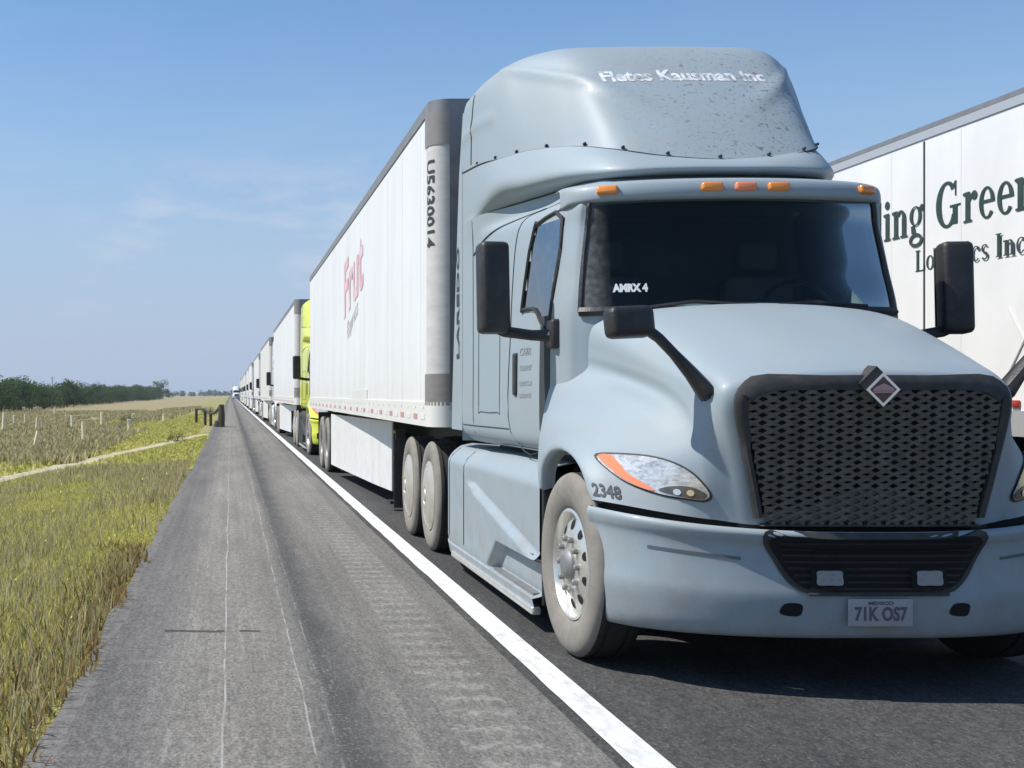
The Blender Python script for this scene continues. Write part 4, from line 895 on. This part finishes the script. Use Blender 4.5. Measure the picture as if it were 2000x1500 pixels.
    for y in (12.55, 13.85): b.tube([(-1.0, y, .5), (1.0, y, .5)], .07, 10)
    b.box((-1.15, TL - .1, .45), (1.15, TL - .02, .58)); b.box((-.9, TL - .1, .5), (-.8, TL - .03, 1.1)); b.box((.8, TL - .1, .5), (.9, TL - .03, 1.1)); b.build('undercarriage', M_CHASSIS, P)
    tyre = [(-.10, .30), (-.128, .325), (-.142, .38), (-.146, .43), (-.138, .468), (-.122, .492), (-.10, .503), (0, .507), (.10, .503), (.122, .492), (.138, .468), (.146, .43), (.142, .38), (.128, .325), (.10, .30)]
    tix = [0 if (j < 6 or j > 7) else 1 for j in range(len(tyre) - 1)]
    for y in (12.55, 13.85):
        for sg in (-1, 1): drive_wheel(P, sg, 1.14, y, tyre, tix, aero=False)
    for sg in (-1, 1): MB().box((sg * .98 - .3, 14.6, .22), (sg * .98 + .3, 14.62, 1.08)).build('mud_flap', M_BLACK, P)
    if letters:
        # lettering up the corner post
        V, F = text_mesh('U5630014', .17, .004, 2, 4); x1 = max(v[0] for v in V)
        mesh('post_lettering', [(*arc(.13 + b_ * 1.05, .010), 2.74 + (x1 - a) / x1 * .78) for a, b_ in V], F, M_LETTER, body, smooth=None)
        # red company name with a grey line beneath, and a small grey plate low down
        V, F = text_mesh('Frut', 1.15, .03, 3); x1 = max(v[0] for v in V)
        mesh('company_name', [(-hw - .006, 8.6 - a / x1 * 2.9, 2.62 + b_ + .28 * a / x1) for a, b_ in V], F, M_REDTXT, body, smooth=None)
        V, F = text_mesh('Express', .34, .006, 3); x1 = max(v[0] for v in V)
        mesh('company_line', [(-hw - .006, 8.0 - a / x1 * 1.6, 2.27 + b_ + .30 * a / x1) for a, b_ in V], F, M_GREYTXT, body, smooth=None)
        MB().box((-hw - .008, 5.2, 1.34), (-hw - .002, 7.2, 1.50)).build('grey_patch', M_TCREAM, body)
trailer = empty('trailer', (CX, 11.15, 0))
tag(trailer, 'long white box trailer with red company name, hitched to the pale blue tractor', 'trailer', 'box trailers in the queue')
build_trailer(trailer)

# ------------------------------------------------------------------ the rest of the queue
PNAMES = ('pale_blue_paint', 'fairing_paint')
SKIP_T = {'company_name', 'company_line', 'post_lettering', 'grey_patch'}
def strip_lettering(o):
    for ch in list(o.children):
        if ch.name.split('.')[0] in SKIP_T | {'fleet_number', 'fairing_lettering', 'door_lettering', 'extender_lettering', 'license_plate', 'emblem', 'windshield_sticker', 'paper'}:
            for g in list(ch.children): bpy.data.objects.remove(g)
            bpy.data.objects.remove(ch)
        else: strip_lettering(ch)
queue = [
 (0, M_LIME, M_TWHITE, 'bright lime green tractor behind the first long white trailer', 'white box trailer behind the lime green tractor'),
 (0, M_WHITEP, M_TCREAM, 'white tractor with black mirror behind the second white trailer', 'off-white trailer behind the white tractor, third from the front'),
 (.03, M_WHITEP, M_TWHITE, 'white tractor behind the third trailer of the queue', 'white trailer hitched to the fourth tractor of the queue'),
 (-.03, M_BLUEP, M_TWHITE, 'dark blue tractor far down the queue', 'white trailer behind the dark blue tractor'),
 (.02, M_WHITEP, M_TWHITE, 'small far white tractor just behind the trailer of the dark blue one', 'small far white trailer behind the sixth tractor'),
 (0, M_CREAM, M_TCREAM, 'tiny cream tractor far down the queue', 'tiny cream trailer behind the cream tractor'),
 (.04, M_REDP, M_TWHITE, 'tiny red tractor far down the queue', 'tiny white trailer behind the red tractor'),
 (0, M_WHITEP, M_TWHITE, 'tiny white tractor behind the trailer of the red one', 'tiny white trailer, ninth in the queue'),
 (-.03, M_WHITEP, M_TCREAM, 'tiny white tractor, tenth in the queue', 'tiny off-white trailer, tenth in the queue'),
]
FAR = {'hood', 'bumper', 'grille', 'cab', 'windshield', 'roof_fairing', 'fairing_band', 'visor', 'side_mirror', 'side_fairing', 'front_wheel', 'rear_wheel', 'chassis', 'side_window'}
for k, (dx, pm, tm, l1, l2) in enumerate(queue):
    y = 30.35 + 22.9 * k
    c = copy_tree(tractor, None, {n: pm for n in PNAMES}, FAR if k > 2 else None); c.location = (CX + dx, y, 0); tag(c, l1); strip_lettering(c)
    if pm is M_LIME:
        for ch in c.children:
            if ch.name.startswith('side_fairing'): ch.material_slots[0].material = M_CHASSIS      # this one has bare dark tanks and steps
    c = copy_tree(trailer, None, {'trailer_white': tm}); c.location = (CX + dx, y + 4.3, 0); tag(c, l2); strip_lettering(c)
# the last vehicle in view, out of line at the far end
c = copy_tree(tractor, None, {n: M_WHITEP for n in PNAMES}, FAR); c.location = (1.9, 395, 0); tag(c, 'farthest white tractor, standing out of line at the end of the road'); strip_lettering(c)
c = copy_tree(trailer, None, None); c.location = (1.9, 399.3, 0); tag(c, 'farthest white trailer, standing out of line at the end of the road'); strip_lettering(c)

# ------------------------------------------------------------------ serif lettering for the trailer on the right
class Serif:
    def __init__(s): s.V = []; s.F = []; s.k = 0
    def poly(s, pts):
        n = len(s.V); s.k += 1; s.V += [(a, b, s.k) for a, b in pts]; s.F.append(tuple(range(n, n + len(pts))))
    def rect(s, a, b, c, d): s.poly([(a, b), (c, b), (c, d), (a, d)])
    def ring(s, cx, cy, rx, ry, t0=0, t1=360, kx=.50, ky=.86):
        n = max(8, int(abs(t1 - t0) / 12)); s.k += 1; b = len(s.V)
        for i in range(n + 1):
            t = R(t0 + (t1 - t0) * i / n); s.V += [(cx + rx * math.cos(t), cy + ry * math.sin(t), s.k), (cx + rx * kx * math.cos(t), cy + ry * ky * math.sin(t), s.k)]
        for i in range(n): s.F.append((b + 2 * i, b + 2 * i + 2, b + 2 * i + 3, b + 2 * i + 1))
    def dot(s, cx, cy, r): s.poly([(cx + r * math.cos(t), cy + r * math.sin(t)) for t in np.linspace(0, 2 * math.pi, 15)[:-1]])
    def stem(s, x, y0, y1, top=True, w=.16, bot=True):
        s.rect(x, y0, x + w, y1)
        if bot: s.rect(x - .06, y0, x + w + .06, y0 + .05)
        if top: s.poly([(x - .08, y1 - .06), (x, y1 - .1), (x, y1), (x - .08, y1 - .015)])
    def glyph(s, c, x):
        n0 = len(s.V)
        if c == 'l': s.stem(x + .08, 0, 1); wd = .36
        elif c == 'i': s.stem(x + .08, 0, .66); s.dot(x + .16, .86, .10); wd = .36
        elif c == 'n': s.stem(x + .08, 0, .66); s.ring(x + .36, .44, .21, .22, 0, 150, .28, .75); s.stem(x + .41, 0, .45, False); wd = .68
        elif c == 'r': s.stem(x + .08, 0, .66); s.dot(x + .38, .56, .10); s.poly([(x + .24, .45), (x + .38, .60), (x + .38, .66), (x + .24, .58)]); wd = .50
        elif c == 'e': s.ring(x + .29, .33, .25, .34, 0, 322); s.rect(x + .12, .33, x + .53, .39); wd = .58
        elif c == 'o': s.ring(x + .29, .33, .26, .34); wd = .60
        elif c == 'c': s.ring(x + .28, .33, .25, .34, 52, 318); s.dot(x + .42, .54, .085); wd = .55
        elif c == 't': s.stem(x + .13, .03, .86, False, .16, False); s.rect(x + .02, .60, x + .42, .66); s.ring(x + .33, .13, .2, .14, 180, 330, .35, .6); wd = .46
        elif c == 's': s.ring(x + .24, .50, .19, .17, 25, 260, .45, .66); s.ring(x + .24, .17, .20, .18, -155, 82, .45, .66); s.poly([(x + .08, .46), (x + .24, .36), (x + .42, .20), (x + .38, .14), (x + .2, .28), (x + .05, .40)]); wd = .50
        elif c == 'g': s.ring(x + .27, .43, .23, .23); s.ring(x + .28, -.13, .26, .16, 0, 360, .62, .55); s.poly([(x + .10, .20), (x + .22, .22), (x + .30, .0), (x + .12, .02)]); s.dot(x + .52, .60, .075); s.rect(x + .40, .56, x + .53, .62); wd = .62
        elif c == 'G': s.ring(x + .42, .5, .40, .52, 42, 330); s.stem(x + .62, .04, .44, False, .17, False); s.rect(x + .52, .42, x + .90, .47); s.poly([(x + .70, .82), (x + .76, .99), (x + .70, .99), (x + .60, .88)]); s.rect(x + .70, .66, x + .745, .98); wd = .98
        elif c == 'I': s.stem(x + .12, 0, 1, False, .19); s.rect(x + .05, .95, x + .38, 1.0); wd = .46
        elif c == 'L': s.stem(x + .10, 0, 1, False, .18); s.rect(x + .04, .95, x + .36, 1.0); s.rect(x + .10, 0, x + .66, .055); s.poly([(x + .60, .0), (x + .68, .0), (x + .68, .28), (x + .63, .28)]); wd = .74
        elif c == '.': s.dot(x + .14, .08, .10); wd = .3
        else: wd = .32
        return wd
    def text(s, t):
        x = 0
        for c in t: x += s.glyph(c, x)
        return x
RX = 6.70
rt = empty('trailer', (RX + 1.30, 9.7, 0)); tag(rt, 'white box trailer with big dark green serif lettering, standing in the lane beside', 'trailer')
b = MB().box((-1.30, 0, 1.18), (1.30, 16.15, 3.98))
for y in np.arange(.72, 16, 1.22): b.box((-1.3025, y, 1.3), (-1.299, y + .035, 3.88))
rbody = b.build('trailer_body', mat('trailer_white_worn', (.76, .755, .735), .5, 0, .1, None, (1.1, .45, (1, 1.2, .6), (.60, .585, .55))), rt, smooth=None)
b = MB().box((-1.308, -.01, 3.985), (1.308, 16.16, 4.03)); b.box((-1.312, -.01, 3.90), (-1.296, 16.16, 3.98), 1); b.box((1.296, -.01, 3.90), (1.312, 16.16, 3.98), 1); b.build('top_rail', [M_STEEL, M_TRAIL], rbody, smooth=None)
MB().box((-1.312, -.012, 1.08), (1.312, 16.162, 1.30)).build('bottom_rail', M_TRAIL, rbody, smooth=None)
for sg in (-1, 1):      # double doors at the near end: gap, lock rods, lamps
    MB().box((sg * .655 - .63, -.016, 1.33), (sg * .655 + .63, -.003, 3.86), bev=.004).build('rear_door', rbody.data.materials[0], rbody)
    for x in (.28, .85): MB().tube([(sg * x, -.035, 1.36), (sg * x, -.035, 3.84)], .014, 8).build('lock_rod', M_STEEL, rbody)
    for x in (.72, .95): MB().box((sg * x - .08, -.03, 1.14), (sg * x + .08, -.011, 1.24), bev=.008).build('tail_lamp', M_REDL, rbody)
MB().box((-1.1, .02, .45), (1.1, .10, .57)).box((-.75, .03, .56), (-.66, .09, 1.1)).box((.66, .03, .56), (.75, .09, 1.1)).build('rear_bumper', M_STEEL, rt)
b = MB(); b.box((-1.306, 2.545, 1.3), (-1.298, 2.57, 3.88)); b.build('panel_seam', M_GAP, rbody, smooth=None)
for y in (1.12, 4.2, 7.55, 12.0): MB().box((-1.33, y - .06, 1.33), (-1.30, y + .06, 1.39), bev=.01).build('marker_light', M_REDL, rbody)
def wall_text(name, txt, cap, sc_, z, m, ystart=None, yend=None):
    s_ = Serif(); wd = s_.text(txt); ystart = ystart if ystart is not None else yend + wd * sc_
    V = [(-1.3045 - .0003 * k, ystart - a * sc_, z + b_ * cap) for a, b_, k in s_.V]; mesh(name, V, s_.F, m, rbody, smooth=None)
wall_text('company_name', 'erling', .42, .465, 3.0, M_GREENTXT, yend=12.24 - 9.7)
wall_text('company_name', 'Green', .42, .465, 3.0, M_GREENTXT, ystart=12.06 - 9.7)
wall_text('company_line', 'Logistics Inc.', .205, .262, 2.635, M_GREENTXT, ystart=12.42 - 9.7)
b = MB(); [b.tube([(-1.306, 1.0 + .22 * abs(q - 1), 1.62 + .28 * q), (-1.306, 1.0 + .22 * abs(q), 1.62 + .28 * (q + 1))], .008, 5) for q in (-1, 0, 1)]
b.build('scuff_marks', M_TCREAM, rbody)
b = MB()
for sg in (-1, 1): b.box((sg * .5 - .05, .4, .9), (sg * .5 + .05, 16, 1.1)); b.box((sg * .95 - .06, 12.2, .05), (sg * .95 + .06, 12.32, 1.1))
for y in (2.3, 3.6): b.tube([(-1, y, .5), (1, y, .5)], .07, 10)
b.build('undercarriage', M_CHASSIS, rt)
for y in (2.3, 3.6):
    for sg in (-1, 1): drive_wheel(rt, sg, 1.14, y, None, None, aero=False)

# ------------------------------------------------------------------ verge: fence posts, guard rail
def place(u, v):
    """where the sight line to pixel (u, v) of the photograph meets the sloping verge"""
    z = -.4
    for _ in range(12): y = 2480 * (EYE - z) / (v - 770); x = (u - 450) * y / 2480; z = gz(x)
    return x, y, z
def post_mesh(h, r):
    b = MB(); b.tube([(0, 0, -.25), (0, 0, h * .5), (.012, .01, h)], [r, r * .96, r * .9], 9); return b
posts = [(6, 844, 39, 'leftmost pale post by the trees, standing at the edge of the picture'), (28, 833, 22, 'thin pale post near the trees, second from the left edge'), (50, 829, 20, 'thin pale post under the dark trees, third from the left edge'), (67, 878, 37, 'nearest pale post, thick and leaning against a farther one'),
 (72, 842, 27, 'pale post straight behind the nearest leaning one'), (107, 812, 16, 'pale post at the foot of the dark trees below the thin pole'), (141, 839, 28, 'pale post in dry grass left of the two taller ones'), (164, 870, 46, 'tall pale post nearest the dirt track'),
 (199, 836, 31, 'pale post among the brown scrub in mid verge'), (253, 847, 28, 'pale post with a dark weed at its foot'), (260, 822, 14, 'short far pale post behind the one with the weed'), (320, 825, 18, 'pale post nearest the road on the green slope')]
for u, v, hp, lab in posts:
    x, y, z = place(u, v); h = 1.0 * hp * y / 2480
    o = post_mesh(h, .045 + .0007 * y).build('fence_post', M_POST); o.location = (x, y, z); o.rotation_euler = (R(random.uniform(-3, 3)), R(random.uniform(-4, 4) + (8 if v == 878 else 0)), random.random() * 6)
    tag(o, lab, 'fence post', 'pale posts along the verge')
g = empty('guard_rail', (-.42, 56, 0)); tag(g, 'dark weathered guard rail end at the edge of the shoulder', 'guard rail')
MB().tube([(0, 0, -.2), (.03, .02, .5), (.02, .05, .98)], [.17, .15, .12], 8).build('end_post', M_WOOD, g)
MB().tube([(.0, .02, .92), (-.25, 1.5, .62), (-.5, 3.2, .55), (-.8, 5.2, .72), (-1.3, 8, .7)], [.08, .06, .06, .06, .06], 7).build('rail', M_WOOD, g)
for x, y in ((-.5, 3.2), (-.8, 5.2), (-1.3, 8)): MB().tube([(x, y, -.3), (x, y, .66)], .075, 7).build('post', M_WOOD, g)
MB().tube([(-.15, .1, -.1), (-.1, .05, .25)], [.22, .16], 7).build('stone', M_WOOD, g)
p = MB().tube([(0, 0, -.5), (0, 0, 5.0)], [.07, .045], 7).tube([(-.22, 0, 4.8), (.22, 0, 4.8)], .025, 5).build('utility_pole', M_WOOD); p.location = (-27.5, 196, -.85); tag(p, 'thin dark pole rising out of the tree line', 'pole')

# ------------------------------------------------------------------ vegetation
def leaf_material(name, cols, rough=.7, trans=.55):
    m = bpy.data.materials.new(name); m.use_nodes = True; t = m.node_tree; k = t.links.new; b = t.nodes['Principled BSDF']; b.inputs['Roughness'].default_value = rough; b.inputs['Specular IOR Level'].default_value = .2
    g_ = t.nodes.new('ShaderNodeNewGeometry'); r = t.nodes.new('ShaderNodeValToRGB'); e = r.color_ramp.elements
    for i, c in enumerate(cols):
        if i < 2: e[i].position = i / (len(cols) - 1); e[i].color = (*c, 1)
        else: q = e.new(i / (len(cols) - 1)); q.color = (*c, 1)
    e[1].position = 1 / (len(cols) - 1)
    k(g_.outputs['Random Per Island'], r.inputs[0]); k(r.outputs[0], b.inputs['Base Color'])
    tr = t.nodes.new('ShaderNodeBsdfTranslucent'); k(r.outputs[0], tr.inputs[0]); x = t.nodes.new('ShaderNodeMixShader'); x.inputs[0].default_value = trans
    k(b.outputs[0], x.inputs[1]); k(tr.outputs[0], x.inputs[2]); k(x.outputs[0], t.nodes['Material Output'].inputs[0]); return m
M_GRASS = leaf_material('verge_grass', [(.40, .42, .085), (.56, .54, .15), (.48, .48, .105), (.64, .57, .25), (.58, .55, .19), (.36, .33, .10)])
M_DRY = leaf_material('dry_grass', [(.46, .40, .21), (.52, .46, .28), (.36, .32, .16), (.26, .25, .10)])
M_EDGE = leaf_material('brown_edge_weeds', [(.26, .15, .075), (.33, .24, .11), (.24, .21, .07), (.18, .11, .055)])
M_LEAF = leaf_material('tree_leaves', [(.050, .095, .028), (.075, .125, .038), (.038, .070, .022), (.10, .14, .05)])
M_LEAFP = leaf_material('grey_green_leaves', [(.07, .085, .035), (.10, .105, .05), (.055, .07, .028)])
def blades(name, X, Y, H, W, m, lean=.45, label=None, cat=None):
    n = len(X); Z = np.array([gz(x) for x in X]) - .01; a = rng.uniform(0, 2 * np.pi, n); la = rng.uniform(0, 2 * np.pi, n); ll = rng.uniform(.05, lean, n) * H
    dx, dy = np.cos(a) * W / 2, np.sin(a) * W / 2; lx, ly = np.cos(la) * ll, np.sin(la) * ll
    V = np.empty((n, 5, 3))
    V[:, 0] = np.stack([X - dx, Y - dy, Z], 1); V[:, 1] = np.stack([X + dx, Y + dy, Z], 1)
    V[:, 2] = np.stack([X + dx * .8 + lx * .35, Y + dy * .8 + ly * .35, Z + H * .6], 1); V[:, 3] = np.stack([X - dx * .8 + lx * .35, Y - dy * .8 + ly * .35, Z + H * .6], 1)
    V[:, 4] = np.stack([X + lx, Y + ly, Z + H], 1)
    me = bpy.data.meshes.new(name); me.vertices.add(n * 5); me.vertices.foreach_set('co', V.ravel())
    b = np.arange(n)[:, None] * 5; q = (b + np.array([[0, 1, 2, 3]])); t3 = (b + np.array([[3, 2, 4]]))
    loops = np.concatenate([q, t3], 1).ravel(); me.loops.add(n * 7); me.loops.foreach_set('vertex_index', loops)
    me.polygons.add(n * 2); st_ = (np.arange(n)[:, None] * 7 + np.array([[0, 4]])).ravel(); me.polygons.foreach_set('loop_start', st_)
    me.update(calc_edges=True); me.validate(); o = link(name, me, m, smooth=None); tag(o, label, cat, None, 'stuff'); return o
def scatter(n, y0, y1, xr, xl_extra=.6, power=1.0):
    """random spots of the verge left of x = xr that the view reaches"""
    Y = y0 + (y1 - y0) * rng.random(n) ** power; xl = -.19 * Y - xl_extra; X = xl + (xr - xl) * rng.random(n); return X, Y
def near_path(X, Y):   # the grass is trodden short on the road side of the track
    d = np.interp(X, [p[0] for p in ps], [p[1] for p in ps]) - Y
    return np.where(d > 0, np.clip((d - .4) / 4.0, .22, 1), np.clip((-d - .6) / 1.5, .3, 1))
def clump(X, Y):   # 0..1 patchiness
    return .5 + .13 * (np.sin(X * 2.3 + Y * .9) + np.sin(X * 5.1 - Y * 2.2 + 1) * np.cos(Y * 1.7))
X, Y = scatter(230000, 3.2, 26, -.75, 2.6, .62); c_ = clump(X, Y)
edge = np.clip((-.72 - X) / .45, .3, 1); on = np.abs(X - PATHX(Y)) > .30; X, Y, c_, edge = X[on], Y[on], c_[on], edge[on]
blades('grass', X, Y, (.05 + .085 * c_ * rng.random(len(X)) + .04 * rng.random(len(X))) * edge * near_path(X, Y), .0055 + .0010 * Y, M_GRASS, .75, 'yellow green verge grass beside the shoulder', 'grass')
X, Y = scatter(70000, 24, 95, -.75, 3, 1.2); on = (np.abs(X - PATHX(Y)) > .32) & ((X > -.09 * Y) | (rng.random(len(X)) < .30)); X, Y = X[on], Y[on]; c_ = clump(X * .4, Y * .4)
blades('grass', X, Y, (.07 + .15 * c_ * rng.random(len(X))) * near_path(X, Y), .03 + .0016 * Y, M_GRASS, .6, 'green grass of the far verge', 'grass')
X, Y = scatter(62000, 3.2, 26, -.80, 2.6, .7); kp = (clump(X * .6 + 3, Y * .45) + .5 * rng.random(len(X))) > .80; X, Y = X[kp], Y[kp]; on = np.abs(X - PATHX(Y)) > .3; X, Y = X[on], Y[on]
blades('dry_stalks', X, Y, (.12 + .12 * rng.random(len(X))) * near_path(X, Y), .006 + .0004 * Y, M_DRY, .5, 'dry yellow stalks standing in the verge grass', 'grass')
Y = 3.2 + 9 * rng.random(2400) ** 1.25; X = -.76 - np.abs(rng.normal(0, .25 + 1.0 / Y, len(Y))) + .05 * np.sin(Y * 3)
blades('edge_weeds', X, Y, .05 + .11 * rng.random(len(X)), .010 + .0008 * Y, M_EDGE, .8, 'brown weeds along the edge of the asphalt', 'weeds')
Y = 4 + 22 * rng.random(20); X = -.9 + (-.19 * Y - .2 + .9) * rng.random(20)
fz = np.array([gz(x) for x in X]) + .12 + .08 * rng.random(20); V = []; F = []
for x, y, z in zip(X, Y, fz):
    r_ = .006 + .0009 * y; k = len(V); V += [(x - r_, y, z), (x, y - r_, z + r_ * .6), (x + r_, y, z), (x, y + r_, z + r_ * .6), (x, y, z + r_ * 1.4)]; F += [(k, k + 1, k + 4), (k + 1, k + 2, k + 4), (k + 2, k + 3, k + 4), (k + 3, k, k + 4)]
tag(mesh('wildflowers', V, F, mat('yellow_petals', (.72, .62, .16), .7), smooth=None), 'tiny yellow flower heads dotted in the verge grass', 'flowers', None, 'stuff')
Y = 30 + 130 * rng.random(60000) ** 1.1; X = -.2 * Y - 4 + (-.9 * 4 - (-.2 * Y - 4)) * rng.random(len(Y))
sel = clump(X * .25, Y * .12) > .42; X, Y = X[sel], Y[sel]
blades('dry_field_grass', X, Y, .10 + .22 * rng.random(len(X)), .03 + .0012 * Y, M_DRY, .7, 'pale dry grass and scrub beyond the fence posts', 'grass')

def leaf_cloud(n, centers, radii, size):
    """many small leaf faces spread through several overlapping clumps"""
    V = []; F = []
    for _ in range(n):
        i = random.randrange(len(centers)); c = Vector(centers[i]); d = Vector((random.gauss(0, 1), random.gauss(0, 1), random.gauss(0, 1))).normalized()
        rr = radii[i] * random.random() ** .45; p = c + Vector((d.x, d.y, d.z * .75)) * rr
        a = Vector((random.gauss(0, 1), random.gauss(0, 1), random.gauss(0, 1))).normalized(); b2 = a.orthogonal().normalized(); s_ = size * random.uniform(.6, 1.4); k = len(V)
        V += [(p + a * s_)[:], (p + b2 * s_ * .6)[:], (p - a * s_)[:], (p - b2 * s_ * .6)[:]]; F.append((k, k + 1, k + 2, k + 3))
    return V, F
def make_tree(name, h, wd, nleaf, m):
    root = empty(name, (0, 0, 0)); b = MB(); b.tube([(0, 0, -.3), (.05, .02, h * .25), (.1, -.05, h * .6)], [h * .035, h * .028, h * .012], 7)
    cs = []; rs = []
    for k in range(9):
        a = random.random() * 6.28; r = wd * .5 * random.uniform(.2, .75); z = h * random.uniform(.28, .82); e = (r * math.cos(a), r * math.sin(a), z); b.tube([(.03, 0, h * random.uniform(.12, .3)), (e[0] * .5, e[1] * .5, z * .7), e], [h * .016, h * .011, h * .004], 5)
        cs.append(e); rs.append(wd * random.uniform(.16, .30))
    for k in range(4):
        a = random.random() * 6.28; cs.append((wd * .42 * math.cos(a), wd * .42 * math.sin(a), h * random.uniform(.1, .3))); rs.append(wd * .2)
    b.build('trunk', M_BARK, root); V, F = leaf_cloud(nleaf, cs, rs, h * .035); mesh('crown', V, F, m, root, smooth=None); return root
protos = [make_tree('scrub_tree', 4.0, 5.0, 1500, M_LEAF), make_tree('scrub_tree', 3.6, 5.6, 1500, M_LEAF), make_tree('scrub_tree', 4.4, 4.6, 1500, M_LEAF), make_tree('scrub_tree', 3.2, 5.0, 1300, M_LEAFP)]
k = 0; used = [False] * 4
spots = []
y = 118.
while y < 600:
    for row in range(2):
        spots.append((-27.5 - 1.5 * row * 2.6 - random.uniform(0, 3) - .012 * (y - 118), y + random.uniform(-2, 2)))
    y += 5.2 + (y - 118) * .018
for i, (x, y) in enumerate(spots):
    pi = random.choices(range(4), (4, 4, 4, 1 if y < 300 else .3))[0]
    o = copy_tree(protos[pi]) if used[pi] else protos[pi]; used[pi] = True
    s_ = random.uniform(.86, 1.16) * (1 + max(0, y - 250) * .0012); o.location = (x, y, gz(x)); o.rotation_euler = (0, 0, random.random() * 6.28); o.scale = (s_ * 1.05, s_ * 1.05, s_)
    tag(o, 'dark green scrub tree in the tree line across the field', 'tree', 'scrub trees along the field')
for i in range(4):
    if not used[i]: protos[i].location = (-33, 150 + i * 7, gz(-33)); tag(protos[i], 'dark green scrub tree in the tree line across the field', 'tree', 'scrub trees along the field')
bt = copy_tree(protos[2]); bt.location = (-31.5, 560, -.85); bt.scale = (2.3, 2.3, 2.0); tag(bt, 'tallest round tree rising over the far end of the tree line', 'tree')
# bushes on the verge
bp = make_tree('bush', .9, 1.3, 700, M_LEAFP); first = True
for (u, v, s_, lab) in ((250, 829, .8, 'dark weedy bush by the post in mid verge'), (130, 842, .45, 'small bush at the foot of a pale post'), (408, 812, .9, 'brown green bush beside the dark guard rail'), (345, 868, .5, 'low weed clump where the dirt track meets the grass')):
    o = bp if first else copy_tree(bp); first = False; o.location = place(u, v); o.scale = (s_,) * 3; tag(o, lab, 'bush')
# far woods on the horizon
cs = [(x, 1500 + random.uniform(-120, 120), random.uniform(.5, 3.2)) for x in np.arange(-900, 260, 6)]
V, F = leaf_cloud(14000, cs, [random.uniform(4, 6.5) for _ in cs], 1.3)
tag(mesh('distant_woods', V, F, M_LEAF, smooth=None), 'low blue green line of woods on the horizon', 'woods', None, 'stuff')

# ------------------------------------------------------------------ the hazy air near the ground
hm = bpy.data.materials.new('haze'); hm.use_nodes = True; ht = hm.node_tree; ht.nodes.clear()
ho = ht.nodes.new('ShaderNodeOutputMaterial'); hv = ht.nodes.new('ShaderNodeVolumePrincipled'); hv.inputs['Color'].default_value = (.80, .87, .95, 1); hv.inputs['Density'].default_value = .00022; hv.inputs['Anisotropy'].default_value = .2
ht.links.new(hv.outputs[0], ho.inputs['Volume'])
hb_ = MB().box((-1000, -12, -3.5), (330, 1700, 12)).build('haze', hm, smooth=None); hb_['kind'] = 'stuff'
